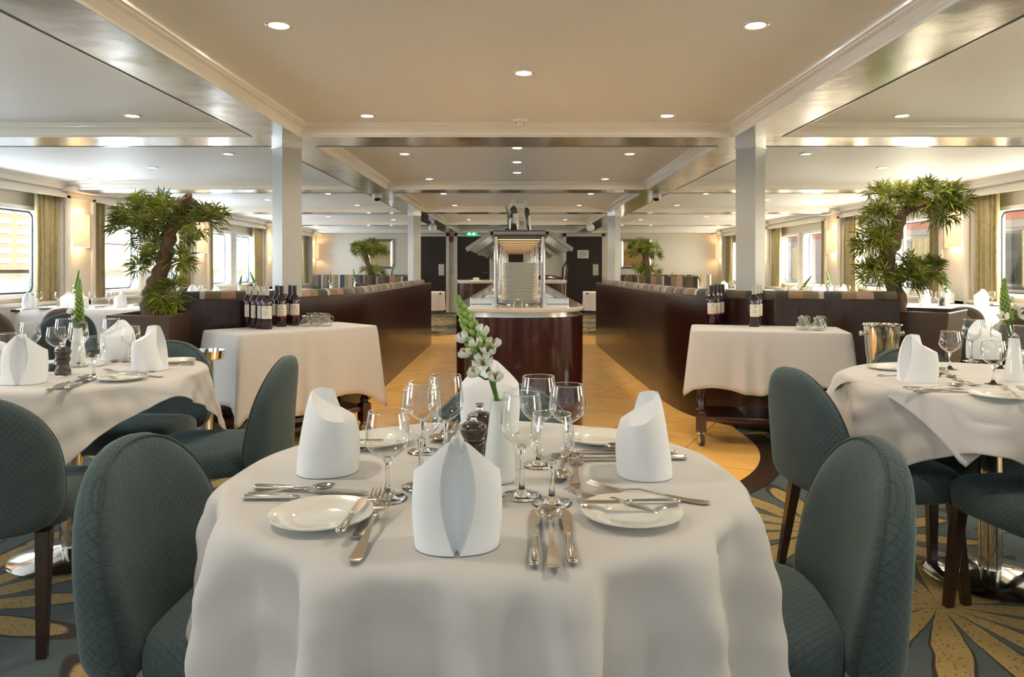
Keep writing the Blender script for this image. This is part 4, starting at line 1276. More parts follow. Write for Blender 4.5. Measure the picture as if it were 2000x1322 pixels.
# champagne buckets on stands
def stand(x, y, lab, ztop):
    t = thing('bucket_stand', lab, 'stand', (x, y, 0))
    q = B(); q.lathe([(.108, ztop - .045), (.114, ztop), (.118, ztop), (.112, ztop - .045), (.108, ztop - .045)], 32); obj('ring', q, M['chrome'], t)
    q = B(); q.lathe([(.0, ztop - .044), (.112, ztop - .044), (.108, ztop - .052), (.055, ztop - .06), (.055, .03), (0, .03)], 28); obj('column', q, M['brushed'], t, angle=30)
    q = B(); q.lathe([(.0, .03), (.13, .02), (.14, 0), (0, 0)], 28); obj('base', q, M['chrome'], t, angle=30)
    return t
stand(-1.83, 4.20, 'empty steel bucket stand with wide ring beside the left trolley', .70)
t = thing('bucket_stand', 'steel pedestal stand carrying the ice bucket', 'stand', (2.235, 4.41, 0))
q = B(); q.lathe([(.0, 0), (.14, 0), (.14, .012), (.03, .03), (.0, .03)], 24); obj('base', q, M['chrome'], t)
q = B(); q.tube([(0, 0, .02), (0, 0, .575)], .014, 10); q.lathe([(0, .575), (.07, .575), (.07, .590), (0, .590)], 20); obj('pole', q, M['chrome'], t)
t = thing('ice_bucket', 'polished steel ice bucket with side knobs in front of the right planter', 'ice bucket', (2.235, 4.41, .5905))
q = B(); q.lathe([(0, .002), (.082, .002), (.084, .004), (.086, .045), (.090, .050), (.104, .235), (.112, .240), (.113, .246), (.105, .248), (.100, .236), (.082, .01), (0, .008)], 40); obj('body', q, M['chrome'], t)
for s in (-1, 1):
    q = B(); q.lathe([(0, 0), (.010, 0), (.010, .018), (.017, .020), (.017, .034), (0, .034)], 14); q.xf(Matrix.Translation((s * .098, 0, .19)) @ Matrix.Rotation(R(90) * s, 4, 'Y')); obj('knob', q, M['chrome'], t)

# ------------------------------------------------------------------ chairs
def shell_fn(ang, r, side):
    # shield outline about (0, .55); returns point on front (side 0) or back (side 1)
    ca, sa = math.cos(ang), math.sin(ang)
    if sa >= 0: e = 2.25; ex, ez = .252, .262
    else: e = 5.5; ex, ez = .252, .175
    k = (abs(ca) ** e + abs(sa) ** e) ** (-1 / e)
    x, z = ex * ca * k * r, .548 + ez * sa * k * r
    if z < .50: x *= 1 - .05 * sstep(.50, .37, z)
    v = (z - .36) / .45
    yf = -.195 + .045 * (x / .25) ** 2 * (1 - .3 * v) - .085 * v ** 1.2
    th = .118 - .060 * v
    ed = max(0, 1 - r ** 16) ** .5
    mid = yf - th * .5
    return (x, mid + (th * .5 * ed if side == 0 else -th * .5 * ed * (1 + .12 * (1 - (x / .26) ** 2))), z)
def mk_chair(fabric, name='dining_chair'):
    t = thing(name, 'chair', 'chair')
    q = B(); n = 56
    rs = [0, .25, .45, .62, .76, .86, .92, .955, .98, .993, 1.0]
    for side in (0, 1):
        vs = []; uv = []
        for r in rs:
            for i in range(n):
                a = 2 * PI * i / n; p = shell_fn(a, r, side); vs.append(p)
                uv.append((p[0] + (p[1] - (shell_fn(a, min(r, .9), side)[1])) * max(-1, min(1, p[0] / .12)) * .9, p[2] + .001))
        fs = []
        for j in range(len(rs) - 1):
            for i in range(n):
                f = (j * n + i, j * n + (i + 1) % n, (j + 1) * n + (i + 1) % n, (j + 1) * n + i)
                fs.append(f if side == 0 else f[::-1])
        q.add(vs, fs, uv)
    bk = obj('backrest', q, fabric, t, angle=180)
    q = B(); q.tube([Vector(shell_fn(-1.05 + (PI + 2.1) * i / 61, .975, 0)) + Vector((0, .002, 0)) for i in range(62)], .0032, 6)
    obj('piping', q, fabric, bk, angle=180)
    q = B(); n = 56; vs = []; uv = []; rings = []
    def so(i, f):
        a = 2 * PI * i / n; ca, sa = math.cos(a), math.sin(a)
        e = 4.5 if sa > 0 else 3.8
        k = (abs(ca) ** e + abs(sa) ** e) ** (-1 / e)
        return (.235 * ca * k * f, .03 + (.225 if sa > 0 else .235) * sa * k * f)
    for f, z in ((0, .468), (.5, .468), (.8, .465), (.92, .458), (.975, .445), (1, .425), (1.0, .395), (.985, .368), (.94, .360), (0, .360)):
        for i in range(n):
            x, y = so(i, f); vs.append((x, y, z)); uv.append((x * (1 if z > .43 else 1.0) + (.0 if z > .43 else .001), y + (z - .46) * .9))
    fs = [(j * n + i, (j + 1) * n + i, (j + 1) * n + (i + 1) % n, j * n + (i + 1) % n) for j in range(9) for i in range(n)]
    q.add(vs, [f[::-1] for f in fs], uv); obj('seat', q, fabric, t, angle=180)
    for sx_ in (-1, 1):
        for (y0, y1) in ((.20, .235), (-.19, -.25)):
            q = B(); x0, x1 = sx_ * .185, sx_ * .20
            a, c = .021, .014
            q.add([(x1 - c, y1 - c, 0), (x1 + c, y1 - c, 0), (x1 + c, y1 + c, 0), (x1 - c, y1 + c, 0), (x0 - a, y0 - a, .37), (x0 + a, y0 - a, .37), (x0 + a, y0 + a, .37), (x0 - a, y0 + a, .37)],
                  [(3, 2, 1, 0), (4, 5, 6, 7), (0, 1, 5, 4), (1, 2, 6, 5), (2, 3, 7, 6), (3, 0, 4, 7)])
            obj('leg', q, M['leg_wood'], t, smooth=False, bevel=.003)
    return t
teal = Proto(mk_chair(M['velvet']))
brown = Proto(mk_chair(M['brown_fabric']))
G1 = 'teal chairs at the round tables'
teal.put((-.545, 1.57, 0), R(-90), 'teal quilted chair in the left foreground, drawn back from the front table', G1)
teal.put((.475, 1.585, 0), R(82), 'teal quilted chair in the right foreground, beside the front table', G1)
teal.put((-.05, 2.02, 0), R(180), 'teal chair behind the front table, mostly hidden by its glasses', G1)
teal.put((-1.69, 2.37, 0), R(14), 'teal chair cut by the left edge of the photo, its back to the viewer', G1)
teal.put((-1.27, 3.00, 0), R(95), 'teal chair with olive lit seat at the right side of the left round table', G1)
teal.put((-1.78, 3.38, 0), R(180), 'teal chair on the far side of the left round table', G1)
teal.put((1.32, 2.70, 0), R(-85), 'bright teal chair between the right round table and the right trolley', G1)
teal.put((1.83, 3.06, 0), R(180), 'teal chair on the far side of the right round table below the ice bucket', G1)
teal.put((1.73, 2.30, 0), R(8), 'teal chair at the right edge of the photo with dark tapered legs', G1)

# ------------------------------------------------------------------ round tables with cloths
THZ = .75
def table_base(c, lab):
    t = thing('pedestal_table', lab, 'table', (c[0], c[1], 0))
    q = B(); q.lathe([(.485, THZ - .03), (.49, THZ - .003), (0, THZ - .003)], 48); q.lathe([(.485, THZ - .03), (0, THZ - .03)], 48); obj('tabletop', q, M['leg_wood'], t)
    q = B(); q.lathe([(.04, .03), (.04, THZ - .03)], 24); obj('column', q, M['chrome'], t)
    q = B(); q.lathe([(.225, 0), (.227, .006), (.215, .014), (.10, .028), (.05, .04), (.0, .04)], 48); obj('base_plate', q, M['chrome'], t)
    return t
def tablecloth(c, hs, rot, ridges, lab, maxdrop=.62, flare=.0, amp=.070, r0=.5, mind=0, kk=.05):
    """square cloth of half side hs on a round top; ridges: list of (angle deg, height, width deg)"""
    q = B(); n = 240; vs = [(0, 0, THZ + .003)]; rings = []; fs = []
    for f in (.3, .6, .85, .93, .965): rings.append([(r0 * f * math.cos(2 * PI * i / n), r0 * f * math.sin(2 * PI * i / n), THZ + .003) for i in range(n)])
    def ridge(a):
        s_ = 0
        for (ra, h, wd) in ridges:
            d = (math.degrees(a) - ra + 180) % 360 - 180
            s_ += h * math.exp(-(d / wd) ** 2)
        return s_
    m = 36
    for j in range(m + 1):
        tt = j / m; ring = []
        for i in range(n):
            a = 2 * PI * i / n
            aa = a - rot
            L_ = hs / max(abs(math.cos(aa)), abs(math.sin(aa))) - r0 + .0
            L_ = max(mind, min(maxdrop, L_))
            s_ = tt * L_
            # shoulder: first 3 cm bend over the edge
            g = ridge(a)
            k = .018 + kk * max(0, min(1.0, g + .1))
            ph = min(s_ / k, PI / 2) if L_ > 0 else 0
            dr = k * math.sin(ph); dz = k * (1 - math.cos(ph))
            rest = max(0, s_ - k * PI / 2)
            fo = g * min(1, rest / .34) ** .62
            dr += rest * flare + max(0.0, fo + .12) * amp
            dz += rest * (1 - .05 * min(1, abs(g)))
            cr_ = min(1, rest / .05)
            dr += cr_ * (.006 * math.sin(13 * a + 38 * rest + 2 * math.sin(5 * a)) * math.sin(7 * a - 21 * rest + 1) + .004 * math.sin(29 * a - 30 * rest) * math.sin(11 * a + 2))
            rr_ = r0 - .012 + dr
            ring.append((rr_ * math.cos(a), rr_ * math.sin(a), THZ + .003 - dz))
        rings.append(ring)
    for r_ in rings: vs += r_
    fs = [(0, 1 + i, 1 + (i + 1) % n) for i in range(n)]
    for j in range(len(rings) - 1):
        for i in range(n): fs.append((1 + j * n + i, 1 + (j + 1) * n + i, 1 + (j + 1) * n + (i + 1) % n, 1 + j * n + (i + 1) % n))
    q.add(vs, fs)
    o = obj('tablecloth', q, M['cloth'], loc=(c[0], c[1], 0), solid=.0016, angle=180)
    return tag(o, lab, 'tablecloth')
TA, TL, TR = (-.07, 1.5), (-1.83, 2.96), (1.80, 2.74)
table_base(TA, 'round pedestal table in the foreground hidden under its white cloth')
table_base(TL, 'round table with chrome column and disc foot at the left, chrome foot showing')
table_base(TR, 'round table with chrome disc foot at the right edge')
tablecloth(TA, .80, 0, [(-170, .55, 7), (-157, -.5, 6), (-141, .62, 7), (-125, -.7, 7), (-112, .75, 6), (-100, -.5, 6), (-88, .45, 5), (-74, 1.1, 5), (-64, -.7, 6), (-49, .62, 7), (-35, -.6, 6), (-22, .75, 6), (-6, .4, 8), (20, .5, 10), (45, 1, 10), (70, -.4, 10), (90, .3, 10), (112, -.4, 10), (135, 1, 10), (160, .4, 10)],
           'white cloth with deep folds on the round table in the foreground')
tablecloth(TL, .605, R(-22), [(-112, .8, 10), (-90, -.2, 10), (-67, .2, 9), (-40, -.2, 9), (-22, .9, 10), (0, -.3, 10), (68, .6, 10), (158, .6, 10)],
           'white cloth with lifted hem on the left round table', maxdrop=.30, flare=.25, amp=.05)
tablecloth(TR, .70, R(-35), [(-168, .8, 8), (-150, -.5, 8), (-123, 1.2, 9), (-104, -.5, 8), (-85, .3, 8), (-60, .3, 8), (-33, .8, 9), (57, .8, 10), (147, .8, 10), (165, -.4, 8)],
           'white cloth on the right round table with an overlay corner hanging down', maxdrop=.40, flare=.08)
# overlay cloth with a hanging corner on the right table
def overlay(c):
    q = B(); n = 200; hs = .528; rot = R(5); rings = []; r0 = .503
    vs = [(0, 0, THZ + .0065)]
    for f in (.4, .8, .94): rings.append([(r0 * f * math.cos(2 * PI * i / n), r0 * f * math.sin(2 * PI * i / n), THZ + .0065) for i in range(n)])
    m = 16
    for j in range(m + 1):
        tt = j / m; ring = []
        for i in range(n):
            a = 2 * PI * i / n; aa = a - rot
            L_ = max(.012, hs / max(abs(math.cos(aa)), abs(math.sin(aa))) - r0)
            s_ = tt * L_; k = .022; ph = min(s_ / k, PI / 2)
            rest = max(0, s_ - k * PI / 2)
            rr_ = r0 - .010 + k * math.sin(ph) + rest * .34 + .004
            ring.append((rr_ * math.cos(a), rr_ * math.sin(a), THZ + .0065 - k * (1 - math.cos(ph)) - rest * .93))
        rings.append(ring)
    fs = [(0, 1 + i, 1 + (i + 1) % n) for i in range(n)]
    for r_ in rings: vs += r_
    for j in range(len(rings) - 1):
        for i in range(n): fs.append((1 + j * n + i, 1 + (j + 1) * n + i, 1 + (j + 1) * n + (i + 1) % n, 1 + j * n + (i + 1) % n))
    q.add(vs, fs)
    tag(obj('table_overlay', q, M['cloth'], loc=(c[0], c[1], 0), solid=.0016, angle=180), 'second white square cloth laid over the right round table, corner pointing down', 'tablecloth')
overlay(TR)

# ------------------------------------------------------------------ tableware prototypes
def mk_napkin():
    q = B(); n = 96
    a_, b_ = .064, .050
    def ztop(x, y):
        bk = min(1, max(0, (y + b_) / (2 * b_)))
        return .184 - .056 * max(0, abs(x / a_) - .2) / .8 * (1 - bk) - .086 * bk
    def outline(i, t):
        # start at the right slit edge, round the back, to the left slit edge, then the inner groove
        k = i / n
        lean = .010 * t
        gw = .023 * math.sin(PI * min(1, t * .90 + .02)) ** .8 + .001
        gd = .050 * math.sin(PI * min(.5, t * .80 + .1)) ** .7
        sh = 1 - .30 * t ** 3
        if k < .75:
            u = k / .75
            th0 = math.asin(min(.95, gw / a_))
            th = -PI / 2 + th0 + (2 * PI - 2 * th0) * u
            e = 2.2
            c, s_ = math.cos(th), math.sin(th)
            x = a_ * math.copysign(abs(c) ** (2 / e), c); y = b_ * math.copysign(abs(s_) ** (2 / e), s_)
            return x, y * sh + lean
        u = (k - .75) / .25
        x = -gw + 2 * gw * u
        y0 = -b_ * math.sqrt(max(0, 1 - (gw / a_) ** 2))
        y = y0 + gd * math.sin(PI * u) ** .6
        return x, y * sh + lean
    m = 18; vs = []
    for j in range(m + 1):
        t = j / m
        for i in range(n):
            x, y = outline(i, t)
            zt = ztop(x, y)
            inner = i / n > .75
            if inner: zt = .160 + .014 * abs(x) / .02
            flare = 1 + .06 * math.sin(PI * t)
            vs.append((x * flare * (1 + .03 * t), y, .0005 + t * zt))
    fs = [(j * n + i, j * n + (i + 1) % n, (j + 1) * n + (i + 1) % n, (j + 1) * n + i) for j in range(m) for i in range(n)]
    q.add(vs, fs)
    # upper closing sheet, sunk between the walls
    cen = [(.0, .020, .128)]
    o = len(q.v); q.add(cen, [])
    q.f += [(m * n + i, m * n + (i + 1) % n, o) for i in range(n)]; q.m += [0] * n
    return obj('folded_napkin', q, M['napkin'], angle=50)
nap = Proto(tag(mk_napkin(), '', 'napkin'))
def mk_glass(h, rm, rr_, zb, big):
    t = thing('wine_glass', 'glass', 'wine glass')
    prof = []
    N_ = 22
    for i in range(N_ + 1):
        u = i / N_
        z = zb + (h - zb) * u
        um = .40
        if u < um: r = .006 + (rm - .006) * math.sin(PI / 2 * (u / um)) ** .85
        else: r = rr_ + (rm - rr_) * math.cos(PI / 2 * ((u - um) / (1 - um))) ** 1.1
        prof.append((r, z))
    q = B(); q.lathe([(0, zb + .001)] + prof, 40); obj('bowl', q, M['glass'], t, angle=180)
    q = B(); q.tube([(rr_ * math.cos(2 * PI * i / 40), rr_ * math.sin(2 * PI * i / 40), h) for i in range(41)], .0007, 5, cap=False); obj('rim', q, M['solid_glass'], t, angle=180)
    fr = .036
    q = B(); q.lathe([(0, .0), (fr * .97, .0), (fr, .0012), (fr * .97, .0022), (fr * .5, .004), (.010, .008), (.0055, .016), (.0042, .03), (.0042, zb - .02), (.006, zb - .006), (.0085, zb + .001), (.006, zb + .004), (0, zb + .002)], 32)
    obj('stem', q, M['solid_glass'], t, angle=180)
    return t
gl = Proto(mk_glass(.190, .0395, .0335, .090, True))
gs = Proto(mk_glass(.160, .0410, .0345, .072, False))
def mk_small():
    t = thing('wine_glass', 'glass', 'wine glass')
    return t
def knife(name, L, bl, bw, hw):
    t = thing(name, 'knife', 'cutlery')
    q = B(); n = 10
    hl = L - bl
    k = 12
    vs = []
    def sec(y, hx, hz): return [(hx * math.cos(2 * PI * i / n), y, .0058 + hz * math.sin(2 * PI * i / n)) for i in range(n)]
    prof = [(0, .0015, .0012), (.003, hw * .8, .0038), (.010, hw * 1.05, .0052), (hl * .5, hw * .85, .0048), (hl * .85, hw * .68, .0042), (hl * .93, hw * .62, .004), (hl * .95, hw * .82, .0048), (hl * .97, hw * .62, .004), (hl, hw * .5, .003)]
    for p in prof: vs += sec(*p)
    fs = [(j * n + i, (j + 1) * n + i, (j + 1) * n + (i + 1) % n, j * n + (i + 1) % n) for j in range(len(prof) - 1) for i in range(n)]
    q.add(vs, [f[::-1] for f in fs] + [tuple(range(n)), tuple(range((len(prof) - 1) * n + n - 1, (len(prof) - 1) * n - 1, -1))])
    obj('handle', q, M['steel'], t, angle=60)
    q = B()
    y0 = hl - .004
    out = [(-.0040, y0), (.0042, y0), (bw * .42, y0 + .012), (bw * .55, y0 + bl * .5), (bw * .60, y0 + bl * .8), (bw * .45, y0 + bl * .93), (bw * .05, y0 + bl), (-bw * .35, y0 + bl * .93), (-bw * .42, y0 + bl * .8), (-bw * .42, y0 + bl * .3), (-.006, y0 + .012)]
    q.prism(out, .0046, .0062); obj('blade', q, M['steel'], t, smooth=False)
    return t
def spoon(name, L, br, bl):
    t = thing(name, 'spoon', 'cutlery')
    q = B(); hl = L - bl
    prof = [(0, .003, .004), (.002, .0025, .0075), (.012, .0015, .0105), (.035, .0018, .0085), (.07, .005, .0045), (hl * .75, .0085, .0028), (hl - .01, .0075, .0028), (hl + .004, .006, .004)]
    q.ribbon(prof, .0018); obj('handle', q, M['steel'], t, angle=60, bevel=.0006)
    q = B()
    def fn(u, v):
        a = 2 * PI * u
        x = br * math.cos(a) * v; y = hl + bl / 2 + bl / 2 * math.sin(a) * v
        return (x, y, .0015 + .0085 * v * v)
    q.grid(fn, 28, 8, cu=True); obj('bowl', q, M['steel'], t, solid=.0012, angle=180)
    return t
def fork(name, L):
    t = thing(name, 'fork', 'cutlery')
    q = B(); s = L / .205
    prof = [(0, .003, .004), (.002 * s, .0025, .0072), (.012 * s, .0015, .0098), (.035 * s, .002, .008), (.075 * s, .006, .0042), (.115 * s, .0105, .0028), (.133 * s, .0085, .0032), (.142 * s, .006, .007), (.150 * s, .0045, .0112), (.160 * s, .004, .0122), (.164 * s, .0042, .0122)]
    q.ribbon(prof, .0018); obj('handle', q, M['steel'], t, angle=60, bevel=.0005)
    q = B()
    for x in (-.0104, -.0035, .0035, .0104):
        o = len(q.v); q.ribbon([(.160 * s, .004, .0019), (.175 * s, .0055, .0017), (.190 * s, .0090, .0014), (L, .0125, .0008)], .0016)
        q.v[o:] = [(px + x, py, pz) for px, py, pz in q.v[o:]]
    obj('tines', q, M['steel'], t, smooth=False)
    return t
K = {'table_knife': (Proto(knife('table_knife', .235, .120, .017, .0085)), .235), 'butter_knife': (Proto(knife('butter_knife', .170, .082, .018, .0078)), .170),
     'soup_spoon': (Proto(spoon('soup_spoon', .200, .0215, .050)), .200), 'dessert_spoon': (Proto(spoon('dessert_spoon', .185, .0175, .052)), .185),
     'fork': (Proto(fork('dinner_fork', .205)), .205)}
TT = THZ + .0048
def lay(kind, a, b_, lab, za=None, zb=None, group=None, top=TT):
    """lay a piece of cutlery from its handle end a to its tip b_ (table points)"""
    pr, L = K[kind]
    za = top if za is None else za; zb = top if zb is None else zb
    A = Vector(P(a[0], a[1], za)) if len(a) == 2 else Vector(a)
    D = (Vector(P(b_[0], b_[1], zb)) if len(b_) == 2 else Vector(b_)) - A
    s = D.length / L
    rz = math.atan2(-D.x, D.y); rx = math.atan2(D.z, math.hypot(D.x, D.y))
    s2 = min(1.15, max(.8, s))
    return pr.put(A, label=lab, group=group, scale=(s2 ** .5, s, s2 ** .5), rot=(Euler((0, 0, rz)).to_matrix() @ Euler((rx, 0, 0)).to_matrix()).to_euler())
sp_plate = Proto(tag(obj('side_plate', plate_mesh(.086, .014, 56), M['china']), '', 'plate'))
def mk_mill(h=.098):
    t = thing('pepper_mill', 'mill', 'pepper mill')
    q = B(); q.lathe([(0, 0), (.025, 0), (.026, .004), (.026, .016), (.024, .018), (.0235, .022), (.020, .034), (.0205, .044), (.0245, .050), (.0255, .056), (.022, .060), (.0, .060)], 32); obj('body', q, M['mill_wood'], t, angle=50)
    q = B(); q.lathe([(0, .0605), (.0225, .0605), (.0235, .064), (.0215, .067), (.0250, .074), (.0275, .082), (.0255, .090), (.018, .096), (.006, .099), (0, .099)], 32); obj('head', q, M['mill_wood'], t, angle=60)
    q = B(); q.lathe([(0, .098), (.008, .099), (.0055, .103), (.0050, .106), (.0085, .110), (.009, .113), (.006, .116), (0, .1165)], 20); obj('finial', q, M['chrome'], t)
    return t
mill = Proto(mk_mill())
def mk_vase(flower_pts, buds, blooms, seed, lab, loc, s0=.5, pw=2.2):
    t = thing('flower_vase', lab + ' vase', 'vase', loc)
    q = B(); q.lathe([(0, .002), (.030, .001), (.0325, .006), (.0325, .012), (.029, .06), (.0215, .12), (.0175, .158), (.0180, .160), (.0150, .160), (.0150, .12), (0, .10)], 36); obj('body', q, M['vase'], t, angle=60)
    f = thing('star_flower_stem', lab + ' flower stem', 'flower', loc)
    stem_ = [Vector(p) for p in flower_pts]
    q = B(); q.tube(stem_, [.0045, .005, .0055, .006, .007, .008, .006, .003][:len(stem_)] + [.003] * max(0, len(stem_) - 8), 8)
    q2 = B(); rnd = random.Random(seed)
    # buds packed spirally along the upper stem
    cum = [0]
    for i in range(1, len(stem_)): cum.append(cum[-1] + (stem_[i] - stem_[i - 1]).length)
    def at(s_):
        s_ *= cum[-1]
        for i in range(1, len(cum)):
            if s_ <= cum[i] or i == len(cum) - 1:
                k = (s_ - cum[i - 1]) / (cum[i] - cum[i - 1]); return stem_[i - 1].lerp(stem_[i], min(1, k)), (stem_[i] - stem_[i - 1]).normalized()
    def ell(qq, c, ax, L_, r_, n=8):
        ax = ax.normalized(); s1 = ax.orthogonal().normalized(); s2 = ax.cross(s1)
        def fn(u, v):
            th = PI * v; rr_ = r_ * math.sin(th) ** .8 * (1 - .25 * v)
            return tuple(c + ax * (L_ * (.5 - .5 * math.cos(th))) + (s1 * math.cos(2 * PI * u) + s2 * math.sin(2 * PI * u)) * rr_)
        qq.grid(fn, n, 7, cu=True)
    bz = 1.28 if buds < 80 else 1.0
    for i in range(buds):
        u = i / buds
        p, tg = at(s0 + (1 - s0) * u)
        s1 = tg.orthogonal().normalized(); s2 = tg.cross(s1); a = 2.4 * i
        d = s1 * math.cos(a) + s2 * math.sin(a)
        w_ = .0105 * (1 - u ** pw) + .001
        ell(q2, p + d * w_ * .7, d * (.95 - .7 * u) + tg * (.65 + .8 * u), .019 * (1 - .45 * u) * bz, .0060 * (1 - .40 * u) * bz)
    obj('stem', q, M['stem'], f, angle=180)
    obj('buds', q2, M['bud'], f, angle=180)
    for (root, c, ax, open_) in blooms:
        fl = B(); c = Vector(c); ax = Vector(ax).normalized(); s1 = ax.orthogonal().normalized(); s2 = ax.cross(s1)
        for k in range(6):
            a = 2 * PI * k / 6 + .3; d = s1 * math.cos(a) + s2 * math.sin(a); sd = ax.cross(d)
            def fn(u, v):
                w_ = .0078 * math.sin(PI * min(1, .12 + .85 * v)) ** .8
                out = d * (open_ * .013 * v + .0095 * math.sin(PI * v * .85)) + ax * (.023 * v - open_ * .007 * v * v) + sd * w_ * (2 * u - 1) - d * .003 * (2 * u - 1) ** 2 * -1
                return tuple(c + out)
            fl.grid(fn, 5, 7)
        bo = obj('blossom', fl, M['petal'], f, solid=.0006, angle=180)
        st = B(); rt = Vector(root); st.tube([rt, rt.lerp(c, .5) + Vector((0, 0, -.004)), c + ax * .002], .0022, 6); ell(st, c - ax * .002, ax, .012, .0045)
        obj('pedicel', st, M['stem'], bo, angle=180)
        st = B()
        for k in range(5):
            a = 2 * PI * k / 5; st.tube([c + ax * .008, c + ax * .018 + (s1 * math.cos(a) + s2 * math.sin(a)) * .005], .0009, 5)
        ell(st, c + ax * .006, ax, .010, .003); obj('stamen', st, M['gold'], bo, angle=180)
    return t, f

# ------------------------------------------------------------------ the front table
fr = 'on the front table'
def put_on(pr, px, py, rz, lab, grp, z=TT, scale=None): return pr.put(P(px, py, z), rz, lab, grp, scale)
gn = 'folded napkins on the front table'
put_on(nap, 893, 1062, R(4), 'standing white napkin nearest the viewer on the front table', gn)
put_on(nap, 640, 918, R(-82), 'standing white napkin at the left of the front table, leaning back', gn, scale=(1, 1.25, 1.04))
put_on(nap, 1259, 924, R(84), 'standing white napkin at the right of the front table', gn, scale=(1, 1.12, 1.02))
nap.put((-.07, 1.86, TT), R(180), 'standing white napkin at the back of the front table behind the flower', gn, (1.12, 1, 1.12))
gg = 'wine glasses on the front table'
def glass_at(px, rimy, big, lab, grp, z=TT):
    h = .190 if big else .160
    y = FPX * (CH - z - h) / (rimy - VY)
    return (gl if big else gs).put(((px - VX) * y / FPX, y, z), random.uniform(0, 6), lab, grp)
glass_at(757, 803, 0, 'low wine glass at the front left of the front table, nearest the left plate', gg)
glass_at(822, 758, 1, 'tall wine glass between the front left and back left glasses of the front table', gg)
glass_at(826, 746, 0, 'low wine glass half hidden behind the tall left glass of the front table', gg)
glass_at(870, 733, 1, 'tall wine glass at the back left of the front table beside the pepper mills', gg)
glass_at(1019, 768, 1, 'tall wine glass right of the white vase on the front table', gg)
glass_at(1052, 735, 1, 'tall wine glass at the back of the front table, right of the far napkin', gg)
glass_at(1108, 751, 0, 'low wine glass at the back right of the front table', gg)
glass_at(1078, 808, 0, 'low wine glass at the front right of the front table, nearest the soup spoon', gg)
gp = 'side plates on the front table'
put_on(sp_plate, 629, 1015, 0, 'white side plate at the front left of the front table under a butter knife', gp)
put_on(sp_plate, 1233, 1010, 0, 'white side plate at the front right of the front table, knife across its rim', gp)
put_on(sp_plate, 1175, 862, 0, 'white side plate at the back right of the front table, behind the right napkin', gp)
put_on(sp_plate, 735, 866, 0, 'white side plate at the back left of the front table, behind the left glasses', gp)
gc = 'cutlery on the front table'
lay('table_knife', (1044, 1112), (1043, 1000), 'table knife left of the round soup spoon ' + fr, group=gc)
lay('soup_spoon', (1083, 1114), (1071, 998), 'round soup spoon between two knives ' + fr, za=TT + .004, zb=TT + .010, group=gc)
lay('table_knife', (1119, 1107), (1102, 1000), 'table knife right of the round soup spoon ' + fr, group=gc)
lay('fork', (690, 1103), (757, 972), 'upper fork beside the front left plate ' + fr, za=TT, zb=TT + .016, group=gc)
lay('fork', (699, 1054), (741, 966), 'lower fork tucked beneath another beside the front left plate ' + fr, group=gc)
lay('butter_knife', (662, 1047), (712, 977), 'butter knife lying on the front left plate ' + fr, za=TT + .014, zb=TT + .014, group=gc)
lay('table_knife', (494, 955), (724, 966), 'table knife behind the spoon at the left edge of the front table', group=gc)
lay('dessert_spoon', (484, 967), (657, 955), 'spoon lying across two knives at the left of the front table', za=TT + .007, zb=TT + .010, group=gc)
lay('table_knife', (473, 975), (700, 977), 'nearer table knife at the left edge of the front table', group=gc)
lay('fork', (1386, 985), (1149, 955), 'fork behind the front right plate, handle reaching the edge ' + fr, group=gc)
lay('fork', (1330, 1012), (1106, 966), 'fork running under the front right plate ' + fr, za=TT - .001, zb=TT + .002, group=gc)
lay('butter_knife', (1329, 985), (1124, 988), 'butter knife resting across the front right plate ' + fr, za=TT + .015, zb=TT + .015, group=gc)
lay('table_knife', (1343, 897), (1130, 900), 'nearer table knife behind the right napkin ' + fr, group=gc)
lay('table_knife', (1322, 887), (1130, 885), 'farther table knife behind the right napkin ' + fr, group=gc)
lay('soup_spoon', (1318, 892), (1180, 874), 'soup spoon beside the knives behind the right napkin ' + fr, za=TT + .006, zb=TT + .008, group=gc)
lay('fork', (812, 993), (1005, 984), 'dessert fork behind the nearest napkin ' + fr, group=gc)
lay('dessert_spoon', (985, 970), (792, 956), 'dessert spoon behind the nearest napkin ' + fr, group=gc, za=TT + .001)
lay('fork', (1124, 957), (1129, 892), 'dessert fork pointing away between the right glasses and right napkin ' + fr, group=gc)
lay('dessert_spoon', (1106, 885), (1095, 944), 'dessert spoon seen through the front right glass ' + fr, group=gc)
lay('table_knife', (893, 826), (868, 876), 'knife of the far setting beside the back left glass ' + fr, group=gc)
lay('soup_spoon', (880, 826), (852, 866), 'spoon of the far setting beside the back left glass ' + fr, group=gc)
lay('fork', (668, 873), (720, 884), 'fork between the left napkin and back left plate ' + fr, group=gc)
lay('butter_knife', (660, 864), (752, 863), 'butter knife lying on the back left plate ' + fr, za=TT + .015, zb=TT + .015, group=gc)
mill.put(P(925, 918, TT), 0, 'dark wooden pepper mill behind the nearest napkin of the front table', 'mills on the front table', (1.04,) * 3)
mill.put((-.083, 1.60, TT), 0, 'dark wooden salt mill beside the white vase of the front table', 'mills on the front table', (1.06,) * 3)
VB = P(976, 938, TT)
def rel(px, py, dy=0):
    y = VB[1] + dy
    return ((px - VX) * y / FPX - VB[0], dy, CH - (py - VY) * y / FPX - VB[2])
